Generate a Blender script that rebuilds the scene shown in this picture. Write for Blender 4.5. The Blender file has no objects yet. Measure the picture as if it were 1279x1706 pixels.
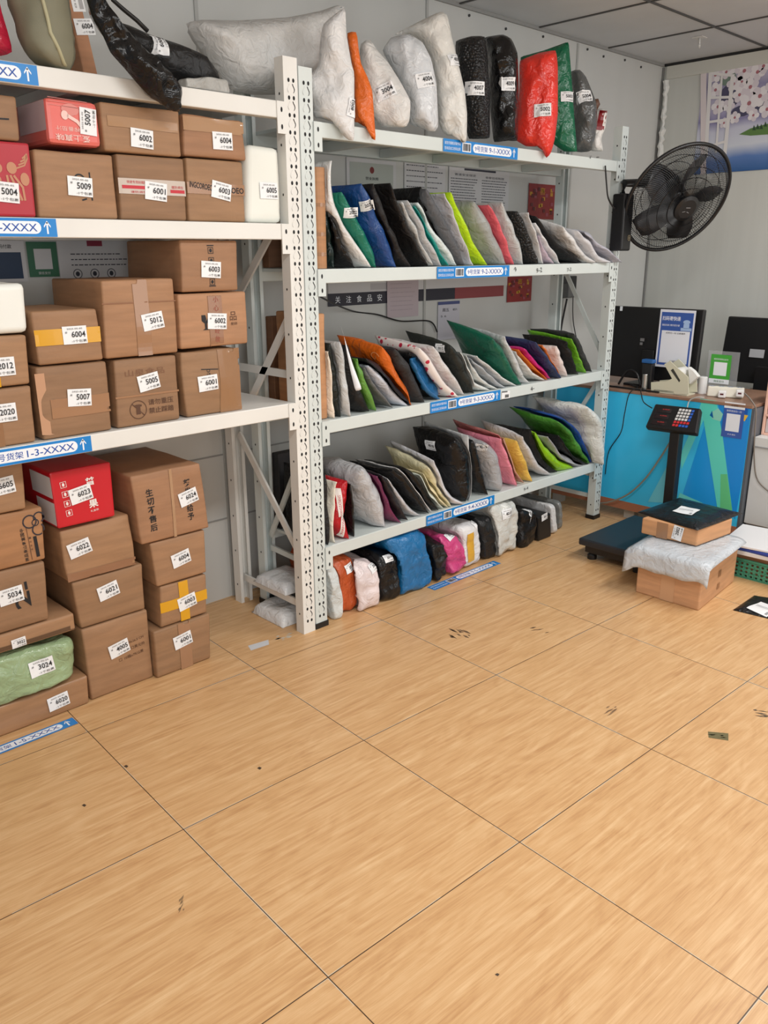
import bpy, math, random
from mathutils import Vector, Matrix, noise, geometry
from mathutils.bvhtree import BVHTree

# ---------------------------------------------------------------- camera, light, exposure
SC = bpy.context.scene
COL = SC.collection
CAM = Vector((-1.7911, -2.2822, 1.3985)); FPX = 1369.96
YAW, PITCH, ROLL = math.radians(46.105), math.radians(-17.527), math.radians(-0.2933)
FW = Vector((math.cos(PITCH)*math.cos(YAW), math.cos(PITCH)*math.sin(YAW), math.sin(PITCH)))
_r = Vector((math.sin(YAW), -math.cos(YAW), 0)); _u = _r.cross(FW)
RT = math.cos(ROLL)*_r + math.sin(ROLL)*_u
UP = -math.sin(ROLL)*_r + math.cos(ROLL)*_u
cd = bpy.data.cameras.new('camera'); cam = bpy.data.objects.new('camera', cd); COL.objects.link(cam)
m = Matrix((RT, UP, -FW)).transposed().to_4x4(); m.translation = CAM
cam.matrix_world = m
cd.sensor_fit = 'HORIZONTAL'; cd.sensor_width = 36; cd.lens = FPX/1279*36; cd.clip_start = .05
SC.camera = cam
SC.view_settings.view_transform = 'Standard'; SC.view_settings.look = 'None'
SC.view_settings.gamma = 1; SC.view_settings.use_curve_mapping = False
SC.view_settings.exposure = 0.0
w = bpy.data.worlds.new('world'); SC.world = w; w.use_nodes = True
w.node_tree.nodes['Background'].inputs[0].default_value = (.93, .97, 1, 1)
w.node_tree.nodes['Background'].inputs[1].default_value = .26
def area(name, loc, target, sx, sy, power, col=(1, 1, 1)):
    l = bpy.data.lights.new(name, 'AREA'); l.shape = 'RECTANGLE'; l.size = sx; l.size_y = sy
    l.energy = power; l.color = col
    o = bpy.data.objects.new(name, l); COL.objects.link(o); o.location = loc
    o.rotation_euler = (Vector(target)-Vector(loc)).to_track_quat('-Z', 'Y').to_euler()
area('daylight_door', (-2.9, -4.2, 1.5), (-.5, 0, .75), 2.4, 2.2, 62, (1, .985, .96))
area('front_right_fill', (1.9, -4.6, 1.4), (2.2, 0, .8), 2.2, 1.8, 34, (1, .99, .97))  # added fill light to brighten the counter side; no window stands here
area('overhead_fill', (-.6, -1.75, 2.44), (-.6, -1.6, 0), 1.4, .35, 36, (1, .995, .98))  # unseen overhead light, added so the shelf interiors fall into shade
area('overhead_fill', (1.7, -1.75, 2.44), (1.7, -1.6, 0), 1.4, .35, 36, (1, .995, .98))  # second unseen overhead light, added to brighten the blue counter front

def ray(x, y): return FW + RT*((x-639.5)/FPX) - UP*((y-853)/FPX)
def at(x, y, X=None, Y=None, Z=None):
    d = ray(x, y)
    t = (X-CAM.x)/d.x if X is not None else (Y-CAM.y)/d.y if Y is not None else (Z-CAM.z)/d.z
    return CAM + d*t
def hit(px, P0, N):
    d = ray(*px); return CAM + d*((P0-CAM).dot(N)/d.dot(N))
def depth_of(P): return (P-CAM).dot(FW)

# ---------------------------------------------------------------- materials
def lin(c):
    f = lambda v: v/12.92 if v <= .04045 else ((v+.055)/1.055)**2.4
    return tuple(f(v/255) for v in c[:3]) + (1,)
_M = {}
def mat(name, col, rough=.5, metal=0, kind=None, spec=.5, alpha=1):
    if kind in ('poly', 'bubble') and max(col) < 75: col = tuple(int(v*.68) for v in col); spec = .38
    key = (name, tuple(col), rough, kind)
    if key in _M: return _M[key]
    M = bpy.data.materials.new(name); M.use_nodes = True
    nt = M.node_tree; b = nt.nodes['Principled BSDF']
    b.inputs['Base Color'].default_value = lin(col); b.inputs['Roughness'].default_value = rough
    b.inputs['Metallic'].default_value = metal; b.inputs['Specular IOR Level'].default_value = spec
    b.inputs['Alpha'].default_value = alpha
    N = nt.nodes.new; L = nt.links.new
    if kind:
        tc = N('ShaderNodeTexCoord'); mp = N('ShaderNodeMapping'); L(tc.outputs['Object'], mp.inputs[0])
        nz = N('ShaderNodeTexNoise'); L(mp.outputs[0], nz.inputs['Vector'])
        mix = N('ShaderNodeMix'); mix.data_type = 'RGBA'
        rr = N('ShaderNodeMapRange'); L(nz.outputs['Fac'], rr.inputs[0])
        rr.inputs[1].default_value = .35; rr.inputs[2].default_value = .65
        L(rr.outputs[0], mix.inputs[0])
        k1, k2 = (.90, 1.08)
        if kind == 'card':
            mp.inputs['Scale'].default_value = (3, 3, 26); nz.inputs['Scale'].default_value = 2.2; nz.inputs['Detail'].default_value = 5
            k1, k2 = .90, 1.07
            n2 = N('ShaderNodeTexNoise'); n2.inputs['Scale'].default_value = 10; n2.inputs['Detail'].default_value = 5; n2.inputs['Distortion'].default_value = .8
            L(tc.outputs['Object'], n2.inputs['Vector'])
            bp = N('ShaderNodeBump'); bp.inputs['Strength'].default_value = .28; bp.inputs['Distance'].default_value = .012
            L(n2.outputs['Fac'], bp.inputs['Height']); L(bp.outputs[0], b.inputs['Normal'])
        elif kind == 'poly':
            nz.inputs['Scale'].default_value = 9; nz.inputs['Detail'].default_value = 4
            k1, k2 = .93, 1.06
            n2 = N('ShaderNodeTexNoise'); n2.inputs['Scale'].default_value = 24; n2.inputs['Detail'].default_value = 3
            n2.inputs['Distortion'].default_value = 1.2
            L(tc.outputs['Object'], n2.inputs['Vector'])
            bp = N('ShaderNodeBump'); bp.inputs['Strength'].default_value = .65; bp.inputs['Distance'].default_value = .014
            L(n2.outputs['Fac'], bp.inputs['Height']); L(bp.outputs[0], b.inputs['Normal'])
        elif kind == 'bubble':
            n2 = N('ShaderNodeTexVoronoi'); n2.inputs['Scale'].default_value = 95; L(tc.outputs['Object'], n2.inputs['Vector'])
            bp = N('ShaderNodeBump'); bp.inputs['Strength'].default_value = 1; bp.inputs['Distance'].default_value = .006; bp.invert = True
            L(n2.outputs['Distance'], bp.inputs['Height']); L(bp.outputs[0], b.inputs['Normal'])
            nz.inputs['Scale'].default_value = 6
        elif kind == 'metal':
            nz.inputs['Scale'].default_value = 5; k1, k2 = .965, 1.02
        elif kind == 'wall':
            mp.inputs['Scale'].default_value = (2, 2, .7); nz.inputs['Scale'].default_value = 2; k1, k2 = .965, 1.02
        elif kind == 'ribs':
            wv = N('ShaderNodeTexWave'); wv.bands_direction = 'Y'; wv.inputs['Scale'].default_value = 2.6
            L(tc.outputs['Object'], wv.inputs['Vector'])
            bp = N('ShaderNodeBump'); bp.inputs['Strength'].default_value = .12; bp.inputs['Distance'].default_value = .004
            L(wv.outputs['Fac'], bp.inputs['Height']); L(bp.outputs[0], b.inputs['Normal'])
            mp.inputs['Scale'].default_value = (1, 6, .3); nz.inputs['Scale'].default_value = 2; k1, k2 = .96, 1.02
        elif kind == 'weave':
            n2 = N('ShaderNodeTexChecker'); n2.inputs['Scale'].default_value = 260; L(tc.outputs['Object'], n2.inputs['Vector'])
            bp = N('ShaderNodeBump'); bp.inputs['Strength'].default_value = .3; bp.inputs['Distance'].default_value = .002
            L(n2.outputs['Fac'], bp.inputs['Height']); L(bp.outputs[0], b.inputs['Normal']); nz.inputs['Scale'].default_value = 7
        elif kind == 'hearts':
            vo = N('ShaderNodeTexVoronoi'); vo.inputs['Scale'].default_value = 34; L(tc.outputs['Object'], vo.inputs['Vector'])
            rr.inputs[1].default_value = .30; rr.inputs[2].default_value = .33
            L(vo.outputs['Distance'], rr.inputs[0])
        base = [min(1, v) for v in lin(col)[:3]]
        if kind == 'hearts':
            mix.inputs[6].default_value = lin((190, 40, 70)); mix.inputs[7].default_value = lin(col)
        else:
            mix.inputs[6].default_value = tuple(v*k1 for v in base)+(1,)
            mix.inputs[7].default_value = tuple(min(1, v*k2) for v in base)+(1,)
        L(mix.outputs[2], b.inputs['Base Color'])
    _M[key] = M
    return M
WHITE_METAL = mat('white_enamel', (226, 225, 220), .38, kind='metal')
GREEN_METAL = mat('pale_grey_enamel', (208, 216, 214), .38, kind='metal')
HOLE = mat('punched_hole', (28, 28, 30), .8)
BLACK_PL = mat('black_plastic', (22, 22, 24), .42)
INK = mat('printed_ink', (26, 26, 30), .6)
STICK = mat('sticker_paper', (236, 238, 240), .45)
BLUE_SIGN = mat('sign_blue', (18, 128, 205), .35)
SIGN_WHITE = mat('sign_white', (238, 243, 250), .35)
SIGN_INK = mat('sign_ink', (30, 80, 165), .45)
CLEAR_TAPE = mat('clear_packing_tape', (160, 121, 91), .12)
YELLOW_TAPE = mat('yellow_packing_tape', (214, 158, 34), .22)
KRAFT = (152, 116, 85)

# ---------------------------------------------------------------- mesh helpers
class MB:
    def __init__(s): s.v = []; s.f = []; s.m = []
    def add(s, vs, fs, mi=0):
        k = len(s.v); s.v += [Vector(v) for v in vs]
        for f in fs: s.f.append([i+k for i in f]); s.m.append(mi)
    def hexa(s, c, mi=0):   # bottom 0-3 ccw from above, top 4-7
        s.add(c, [(3, 2, 1, 0), (4, 5, 6, 7), (0, 1, 5, 4), (1, 2, 6, 5), (2, 3, 7, 6), (3, 0, 4, 7)], mi)
    def box(s, a, b, mi=0):
        x0, x1 = sorted((a[0], b[0])); y0, y1 = sorted((a[1], b[1])); z0, z1 = sorted((a[2], b[2]))
        s.hexa([(x0, y0, z0), (x1, y0, z0), (x1, y1, z0), (x0, y1, z0), (x0, y0, z1), (x1, y0, z1), (x1, y1, z1), (x0, y1, z1)], mi)
    def tube(s, pts, r, n=6, mi=0, closed=False):
        pts = [Vector(p) for p in pts]; N = len(pts); rings = []
        for i, p in enumerate(pts):
            a = pts[(i-1) % N] if (closed or i) else p
            b = pts[(i+1) % N] if (closed or i < N-1) else p
            t = (b-a).normalized(); q = Vector((0, 0, 1)) if abs(t.z) < .9 else Vector((1, 0, 0))
            e = t.cross(q).normalized(); g = t.cross(e)
            rr = r[i] if isinstance(r, (list, tuple)) else r
            rings.append([p+rr*(math.cos(2*math.pi*j/n)*e+math.sin(2*math.pi*j/n)*g) for j in range(n)])
        vs = [v for ring in rings for v in ring]; fs = []
        for i in range(N if closed else N-1):
            for j in range(n):
                a, b = i*n, ((i+1) % N)*n
                fs.append((a+j, a+(j+1) % n, b+(j+1) % n, b+j))
        if not closed:
            fs.append(list(range(n))[::-1]); fs.append([(N-1)*n+j for j in range(n)])
        s.add(vs, fs, mi)
    def prism(s, poly, ext, mi=0):   # poly: list of 3d points, ext: extrusion vector
        n = len(poly); p = [Vector(v) for v in poly]; q = [v+Vector(ext) for v in p]
        s.add(p+q, [list(range(n))[::-1], [n+i for i in range(n)]]+[(i, (i+1) % n, n+(i+1) % n, n+i) for i in range(n)], mi)
    def build(s, name, mats, parent=None, bevel=0, smooth=False, subs=0):
        me = bpy.data.meshes.new(name); me.from_pydata([tuple(v) for v in s.v], [], s.f)
        mats = mats if isinstance(mats, (list, tuple)) else [mats]
        for M in mats: me.materials.append(M)
        me.polygons.foreach_set('material_index', s.m)
        import bmesh
        bm = bmesh.new(); bm.from_mesh(me); bmesh.ops.recalc_face_normals(bm, faces=bm.faces); bm.to_mesh(me); bm.free()
        if smooth: me.polygons.foreach_set('use_smooth', [True]*len(me.polygons))
        me.update()
        o = bpy.data.objects.new(name, me); COL.objects.link(o)
        if parent:
            o.parent = parent
            if parent.parent is None and parent.type == 'EMPTY': o.location = -parent.location
        if bevel:
            md = o.modifiers.new('bevel', 'BEVEL'); md.width = bevel; md.segments = 2; md.limit_method = 'ANGLE'; md.angle_limit = .7
        return o
def tag(o, label, cat, group=None, kind=None):
    o['label'] = label; o['category'] = cat
    if group: o['group'] = group
    if kind: o['kind'] = kind
    return o
def thing(name, label, cat, loc=(0, 0, 0), group=None):
    o = bpy.data.objects.new(name, None); COL.objects.link(o); o.location = loc; o.empty_display_size = .05
    return tag(o, label, cat, group)
def struct(name, mb, m, **k):
    o = mb.build(name, m, **k); o['kind'] = 'structure'; return o

_T = {}
def text(body, bold=0.0):
    """flat glyph mesh, cap height about 0.7, centred: verts (x,y), faces"""
    if (body, bold) in _T: return _T[(body, bold)]
    c = bpy.data.curves.new('t', 'FONT'); c.body = body; c.resolution_u = 2; c.offset = bold
    o = bpy.data.objects.new('t', c); COL.objects.link(o)
    dg = bpy.context.evaluated_depsgraph_get(); dg.update()
    me = o.evaluated_get(dg).to_mesh()
    vs = [(v.co.x, v.co.y) for v in me.vertices]; fs = [list(p.vertices) for p in me.polygons]
    o.evaluated_get(dg).to_mesh_clear(); bpy.data.objects.remove(o); bpy.data.curves.remove(c)
    if vs:
        x0 = min(v[0] for v in vs); x1 = max(v[0] for v in vs); y0 = min(v[1] for v in vs); y1 = max(v[1] for v in vs)
        vs = [(x-(x0+x1)/2, y-(y0+y1)/2) for x, y in vs]; r = (vs, fs, x1-x0, y1-y0)
    else: r = ([], [], 1, 1)
    _T[(body, bold)] = r
    return r
def fit(body, cx, cy, w, h, mi, rot=0, bold=0.0):
    """text scaled to w x h centred at (cx,cy) -> 2D piece"""
    vs, fs, tw, th = text(body, bold); c, s = math.cos(math.radians(rot)), math.sin(math.radians(rot))
    out = []
    for x, y in vs:
        x, y = x*w/tw, y*h/th
        out.append((cx+c*x-s*y, cy+s*x+c*y))
    return (out, fs, mi)
def rect2(x0, y0, x1, y1, mi, nx=1, ny=1):
    vs = [(x0+(x1-x0)*i/nx, y0+(y1-y0)*j/ny) for j in range(ny+1) for i in range(nx+1)]
    fs = [(j*(nx+1)+i, j*(nx+1)+i+1, (j+1)*(nx+1)+i+1, (j+1)*(nx+1)+i) for j in range(ny) for i in range(nx)]
    return (vs, fs, mi)
def poly2(pts, mi): return (pts, [list(range(len(pts)))], mi)

def bvh_of(o):
    me = o.data; mw = Matrix.Translation(-o.parent.location if o.parent else (0, 0, 0))
    off = Vector((0, 0, 0))
    return BVHTree.FromPolygons([v.co for v in me.vertices], [list(p.vertices) for p in me.polygons])
def decal(name, parent, bvh, px, layers, mats, rot=0, lift=.0012, conform=True, label=None, N=None, at_point=None, dl=.0005):
    """printed sheet lying on a surface: layers are 2D pieces, each one lifted a hair above the last"""
    d = ray(*px).normalized()
    if at_point is not None: P, n = Vector(at_point), Vector(N)
    else:
        P, n, _, _ = bvh.ray_cast(CAM, d)
        if P is None:
            P, n, _, _ = bvh.find_nearest(CAM+d*3)
        if n.dot(d) > 0: n = -n
        if N is not None: n = Vector(N)
    n = n.normalized()
    up = Vector((0, 0, 1)) if abs(n.z) < .95 else Vector((.7, .7, 0))
    up = (up-up.dot(n)*n).normalized(); rt = up.cross(n)
    c, s = math.cos(math.radians(rot)), math.sin(math.radians(rot))
    u = c*rt+s*up; v = -s*rt+c*up
    mb = MB()
    for vs, fs, mi, *lv in layers:
        h = lift + (lv[0] if lv else mi)*dl
        pts = []
        for x, y in vs:
            q = P+u*x+v*y
            if conform and bvh:
                hp = bvh.ray_cast(q+n*.05, -n, .12)[0]
                if hp is not None: q = hp
            pts.append(q+n*h)
        mb.add(pts, fs, mi)
    me = bpy.data.meshes.new(name); me.from_pydata([tuple(p) for p in mb.v], [], mb.f)
    for M in mats: me.materials.append(M)
    me.polygons.foreach_set('material_index', mb.m); me.update()
    o = bpy.data.objects.new(name, me); COL.objects.link(o); o.parent = parent
    if parent.parent is None: o.location = -parent.location
    if label: o['label'] = label
    return o
def sticker(parent, bvh, px, num, rot=0, k=1.0, N=None):
    W, H = .070*k, .049*k
    L = [rect2(-W/2, -H/2, W/2, H/2, 0, 12, 9),
         fit(num, .010*k, .002*k, .040*k, .0165*k, 1, bold=.012),
         fit('-1个包裹', .010*k, -.0165*k, .044*k, .0075*k, 1),
         fit('2025-05-05', .0*k, .0175*k, .045*k, .004*k, 1),
         fit('#', -.025*k, .008*k, .006*k, .006*k, 1)]
    return decal('shipping_label', parent, bvh, px, L, [STICK, INK], rot, N=N, lift=.0034, dl=.0018)

# ---------------------------------------------------------------- cardboard boxes
def carton(label, quad, y, depth, col=KRAFT, zb=None, zt=None, group=None, stk=None, tapes=(), prints=(), name='cardboard_box', cat='cardboard box', rough=.62, bev=.006, kind='card', sag=0.0, seed=0, side=None, prev=None):
    """quad: front face corners TL TR BR BL in the photo; y: depth of its left and right edge"""
    yl, yr = (y, y) if not isinstance(y, tuple) else y
    if kind == 'card': sag = max(sag, .0026)
    TL, BL = at(*quad[0], Y=yl), at(*quad[3], Y=yl); TR, BR = at(*quad[1], Y=yr), at(*quad[2], Y=yr)
    if zb is None: zb = (BL.z+BR.z)/2
    if zt is None: zt = (TL.z+TR.z)/2
    zb += .0015
    if kind == 'card':
        q_ = random.Random(len(label)*3+int(quad[0][0])).uniform(.93, 1.06); col = tuple(min(255, int(v*q_)) for v in col)
    xl0, xl1, xr0, xr1 = BL.x, TL.x, BR.x, TR.x
    f = Vector(((xr0-xl0), yr-yl, 0)).normalized(); n = Vector((f.y, -f.x, 0)); back = -n*depth
    b0 = Vector((xl0, yl, zb)); b1 = Vector((xr0, yr, zb)); t0 = Vector((xl1, yl, zt)); t1 = Vector((xr1, yr, zt))
    ctr = (b0+b1)/2+back/2
    root = thing(name, label, cat, (ctr.x, ctr.y, zb), group)
    mb = MB(); c = [b0, b1, b1+back, b0+back, t0, t1, t1+back, t0+back]
    nn = 7; rnd = random.Random(seed or len(label)*7+int(quad[0][0]))
    # subdivided shell so that old cartons can bulge and sag a little
    def tri(a, b_, d):
        p0 = c[0].lerp(c[1], a).lerp(c[3].lerp(c[2], a), b_); p1 = c[4].lerp(c[5], a).lerp(c[7].lerp(c[6], a), b_)
        return p0.lerp(p1, d)
    o3 = Vector((rnd.random()*50, rnd.random()*50, 0))
    idx = {}
    def V(i, j, k):
        if (i, j, k) not in idx:
            a, b_, d = i/nn, j/nn, k/nn; p = tri(a, b_, d)
            if sag:
                e = noise.noise_vector(p*9+o3)*sag
                bul = (math.sin(math.pi*a)*math.sin(math.pi*d))*sag*.8
                p = p + e*(1 if k else .15) + (n*bul if j == 0 else Vector())
                if k == 0: p.z = max(p.z, zb)
            idx[(i, j, k)] = len(mb.v); mb.v.append(p)
        return idx[(i, j, k)]
    for a in range(nn):
        for b_ in range(nn):
            for F in (((a, 0, b_), (a+1, 0, b_), (a+1, 0, b_+1), (a, 0, b_+1)), ((a, nn, b_), (a+1, nn, b_), (a+1, nn, b_+1), (a, nn, b_+1)),
                      ((0, a, b_), (0, a+1, b_), (0, a+1, b_+1), (0, a, b_+1)), ((nn, a, b_), (nn, a+1, b_), (nn, a+1, b_+1), (nn, a, b_+1)),
                      ((a, b_, 0), (a+1, b_, 0), (a+1, b_+1, 0), (a, b_+1, 0)), ((a, b_, nn), (a+1, b_, nn), (a+1, b_+1, nn), (a, b_+1, nn))):
                mb.f.append([V(*q) for q in F]); mb.m.append(0)
    body = mb.build('body', mat('cardboard' if kind == 'card' else name+'_skin', col, rough, kind=kind), root, bevel=bev, smooth=bool(sag))
    bvh = bvh_of(body); W = (b1-b0).length; H = zt-zb
    def fp(u, v): return b0.lerp(b1, u).lerp(t0.lerp(t1, u), v)
    for tp in tapes:
        u0, v0, u1, v1 = tp[:4]; M = tp[4] if len(tp) > 4 else CLEAR_TAPE
        cx, cy = fp((u0+u1)/2, (v0+v1)/2), 0
        decal('packing_tape', root, bvh, (0, 0), [rect2(-W*(u1-u0)/2, -H*(v1-v0)/2, W*(u1-u0)/2, H*(v1-v0)/2, 0, 18, 18)], [M], at_point=cx, N=n, lift=.0018,
              label=(tp[5] if len(tp) > 5 else None))
    for pr in prints:
        u, v, L, M = pr[:4]; rot = pr[4] if len(pr) > 4 else 0
        decal('printed_marking', root, bvh, (0, 0), L, M, rot=rot, at_point=fp(u, v), N=n, lift=.0012 if len(pr) < 6 else pr[5])
    if side:
        for sd in side:   # printed panels on the left end: (b0,v0,b1,v1,material)
            d0, v0, d1, v1, M = sd
            q = b0.lerp(t0, (v0+v1)/2)+back*((d0+d1)/2)
            decal('printed_panel', root, bvh, (0, 0), [rect2(-depth*(d1-d0)/2, -H*(v1-v0)/2, depth*(d1-d0)/2, H*(v1-v0)/2, 0, 6, 6)], [M], at_point=q, N=(-f.x, -f.y, 0), lift=.0009)
    if stk: sticker(root, bvh, (stk[0], stk[1]), stk[2], stk[3] if len(stk) > 3 else 0, stk[4] if len(stk) > 4 else 1)
    if prev: PREV.setdefault(prev, []).append(bvh)
    return root, zt+(sag if sag else .0005)

# ---------------------------------------------------------------- soft parcels
def _finish_soft(mb, name, label, cat, group, M, stks, base, body='bag'):
    root = thing(name, label, cat, base, group)
    o = mb.build(body, M, root, smooth=True)
    bvh = bvh_of(o)
    if group: PREV.setdefault(group, []).append(bvh)
    for s in stks: sticker(root, bvh, (s[0], s[1]), s[2], s[3] if len(s) > 3 else 0, s[4] if len(s) > 4 else 1)
    return root, bvh
PREV = {}
def clear_x(group, p):
    """smallest x at which p lies free of the bags already standing to its left"""
    lim = -99
    for b in PREV.get(group, [])[-6:]:
        for dy, dz in ((0, 0), (.013, 0), (-.013, 0), (0, .013), (0, -.013), (.01, .01), (-.01, -.01), (.01, -.01), (-.01, .01)):
            h = b.ray_cast(Vector((p.x+.3, p.y+dy, p.z+dz)), Vector((-1, 0, 0)), .45)[0]
            if h is not None and h.x > lim: lim = h.x
    return lim
def catmull(P, t):
    n = len(P)-1; x = min(max(t*n, 0), n-1e-6); i = int(x); f = x-i
    a, b, c, d = P[max(i-1, 0)], P[i], P[i+1], P[min(i+2, n)]
    return .5*((2*b)+(c-a)*f+(2*a-5*b+4*c-d)*f*f+(3*b-a-3*c+d)*f**3)
def mailer(label, col, spine, T, zb, yf=.012, D=.26, rise=0, bx=0, kind='poly', rough=.30, group=None, stk=(), wr=.008, cat='mailer bag', name='mailer_bag', sharp=.3, bend=0, metal=0):
    """a bag standing on edge like a book: its front edge follows spine (bottom to top)"""
    P = [at(*p, Y=yf) for p in spine]
    P[0].z = zb+.002
    for p in P[1:]: p.z = max(p.z, zb+.006)
    ns, nd = 22, 18; seed = Vector((spine[0][0]*.137, spine[-1][1]*.211, T*100))
    mb = MB(); g = {}
    for i in range(ns+1):
        s = i/ns; S = catmull(P, s); S2 = catmull(P, min(1, s+.02))-catmull(P, max(0, s-.02))
        nrm = Vector((S2.z, 0, -S2.x)).normalized()
        if nrm.x < 0: nrm = -nrm
        fs = (1-abs(2*s-1)**3.2)**.6 if 0 < s < 1 else 0
        for j in range(nd+1):
            t = (j/nd)**1.35
            gt = math.sqrt(max(0, 1-(1-min(t/sharp, 1))**2)); gt *= math.sqrt(max(0, 1-max(0, (t-.7)/.3)**2))
            back = Vector((bx*t*s + bend*math.sin(t*math.pi), D*t, rise*t*s))
            base = S+back
            e = noise.noise(base*14+seed)*wr*2+noise.noise(base*32+seed)*wr
            edge = noise.noise(Vector((s*6, 0, 0))+seed)*wr*1.2
            base = base+nrm*(noise.noise(base*6+seed)*wr*1.2)+Vector((0, edge*(1-t), 0))
            pp = {}
            for sd in (-1, 1):
                h = T/2*fs*gt+(e*fs*gt)*sd*.6+.0012
                p = base+nrm*(sd*max(.001, h)); p.z = max(p.z, zb+.0018)
                lim = clear_x(group, p)
                if p.x < lim+.0015: p.x = min(p.x+.2, lim+.0015)
                if sd == 1: p.x = max(p.x, pp[-1].x+.0015)
                if p.y > -.004 and group: p.x = min(p.x, 1.988 if sd == 1 else 1.986); p.x = max(p.x, .102)
                pp[sd] = p
            for sd in (1, -1):
                g[(i, j, sd)] = len(mb.v); mb.v.append(pp[sd])
    for i in range(ns):
        for j in range(nd):
            for sd in (1, -1): mb.f.append([g[(i, j, sd)], g[(i+1, j, sd)], g[(i+1, j+1, sd)], g[(i, j+1, sd)]]); mb.m.append(0)
    for i in range(ns):
        for j in (0, nd): mb.f.append([g[(i, j, 1)], g[(i+1, j, 1)], g[(i+1, j, -1)], g[(i, j, -1)]]); mb.m.append(0)
    for j in range(nd):
        for i in (0, ns): mb.f.append([g[(i, j, 1)], g[(i, j+1, 1)], g[(i, j+1, -1)], g[(i, j, -1)]]); mb.m.append(0)
    M = mat('mailer_'+kind, col, rough, kind=kind, metal=metal)
    return _finish_soft(mb, name, label, cat, group, M, stk, (P[0].x, yf+D/2, zb))
def pillow(label, col, outline, T, P0, N, zmin=None, kind='poly', rough=.36, group=None, stk=(), wr=.01, cat='mailer bag', name='mailer_bag', R=.95, step=.015, body='bag', shelf=None, pw=.62, ymin=None):
    """a filled bag: outline (photo) laid on an upright plane through P0, swollen to thickness T"""
    P0 = Vector(P0); N = Vector(N).normalized(); U = Vector((-N.y, N.x, 0)).normalized()
    if U.dot(RT) < 0: U = -U
    Vv = N.cross(U) if N.cross(U).z > 0 else U.cross(N)
    pts = []
    for p in outline:
        q = hit(p, P0, N)-P0; pts.append(Vector((q.dot(U), q.dot(Vv))))
    bd = []
    n = len(pts)
    for i in range(n):
        a, b = pts[i], pts[(i+1) % n]; k = max(1, int((b-a).length/step))
        for j in range(k): bd.append(a.lerp(b, j/k))
    # soften the traced corners a little
    m_ = len(bd)
    bd = [(bd[i-1]+bd[i]*4+bd[(i+1) % m_])/6 for i in range(m_)]
    def inside(p):
        c = False; j = m_-1
        for i in range(m_):
            if (bd[i].y > p.y) != (bd[j].y > p.y) and p.x < (bd[j].x-bd[i].x)*(p.y-bd[i].y)/(bd[j].y-bd[i].y)+bd[i].x: c = not c
            j = i
        return c
    def dist(p): return min((geometry.intersect_point_line(p, bd[i], bd[(i+1) % m_])[0].to_2d()-p).length if 0 <= geometry.intersect_point_line(p, bd[i], bd[(i+1) % m_])[1] <= 1 else (bd[i]-p).length for i in range(m_))
    x0, x1 = min(p.x for p in bd), max(p.x for p in bd); y0, y1 = min(p.y for p in bd), max(p.y for p in bd)
    ins = []
    ny = int((y1-y0)/step)+1; nx = int((x1-x0)/step)+1
    for j in range(ny):
        for i in range(nx):
            p = Vector((x0+(i+.5*(j % 2))*step, y0+j*step))
            if inside(p):
                d = dist(p)
                if d > step*.45: ins.append((p, d))
    dm = max([d for _, d in ins] or [.01])
    vin = bd+[p for p, _ in ins]
    r = geometry.delaunay_2d_cdt(vin, [(i, (i+1) % m_) for i in range(m_)], [], 1, 1e-6)
    ov, of, orig = r[0], r[2], r[3]
    D = {}
    for k_, lst in enumerate(orig):
        src = lst[0] if lst else -1
        D[k_] = ins[src-m_][1] if src >= m_ else 0
    mb = MB(); seed = Vector((x0*13, y0*7+x1, len(outline)))
    for sd in (1, -1):
        for k_, p in enumerate(ov):
            d = D[k_]; q = min(1, d/(R*dm)) if dm else 0
            h = T/2*max(0, 1-(1-q)**2)**pw
            b3 = P0+U*p.x+Vv*p.y
            h += q*(noise.noise(b3*9+seed)*wr*1.5+noise.noise(b3*22+seed)*wr*.8)+.0012
            for fx, fy, am in ((16, 6, 1.3), (7, 19, .8), (38, 14, .5)):
                rid = 1-abs(noise.noise(Vector((p.x*fx+p.y*4, p.y*fy-p.x*3, sd*.2))+seed))*2.2
                h += min(1, q*3)*max(0, rid-.45)*wr*am
            b3 = b3+N*(sd*max(.001, h))
            if zmin is not None: b3.z = max(b3.z, zmin+.001)
            if shelf is not None:
                if b3.z < shelf+.002:
                    if b3.y > .03: b3.z = shelf+.018
                    else: b3.y = min(b3.y, -.013)
                elif b3.z < shelf+.018 and b3.y > -.012: b3.z = shelf+.018
            if ymin is not None: b3.y = max(b3.y, ymin)
            if group:
                lim = clear_x(group, b3)
                if b3.x < lim+.0015: b3.x = min(b3.x+.12, lim+.0015+(.0015 if N.x*sd > 0 else 0))
            b3.y = min(b3.y, .50)
            mb.v.append(b3)
    nv = len(ov)
    for f in of: mb.f.append(list(f)); mb.m.append(0); mb.f.append([i+nv for i in f][::-1]); mb.m.append(0)
    from collections import Counter
    ec = Counter()
    for f in of:
        for i in range(len(f)): ec[tuple(sorted((f[i], f[(i+1) % len(f)])))] += 1
    for (a, b), c in ec.items():
        if c == 1: mb.f.append([a, b, b+nv, a+nv]); mb.m.append(0)
    M = mat('mailer_'+kind, col, rough, kind=kind)
    zz = min(v.z for v in mb.v); cx = sum((v for v in mb.v), Vector())/len(mb.v)
    return _finish_soft(mb, name, label, cat, group, M, stk, (cx.x, cx.y, zz), body)
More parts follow.
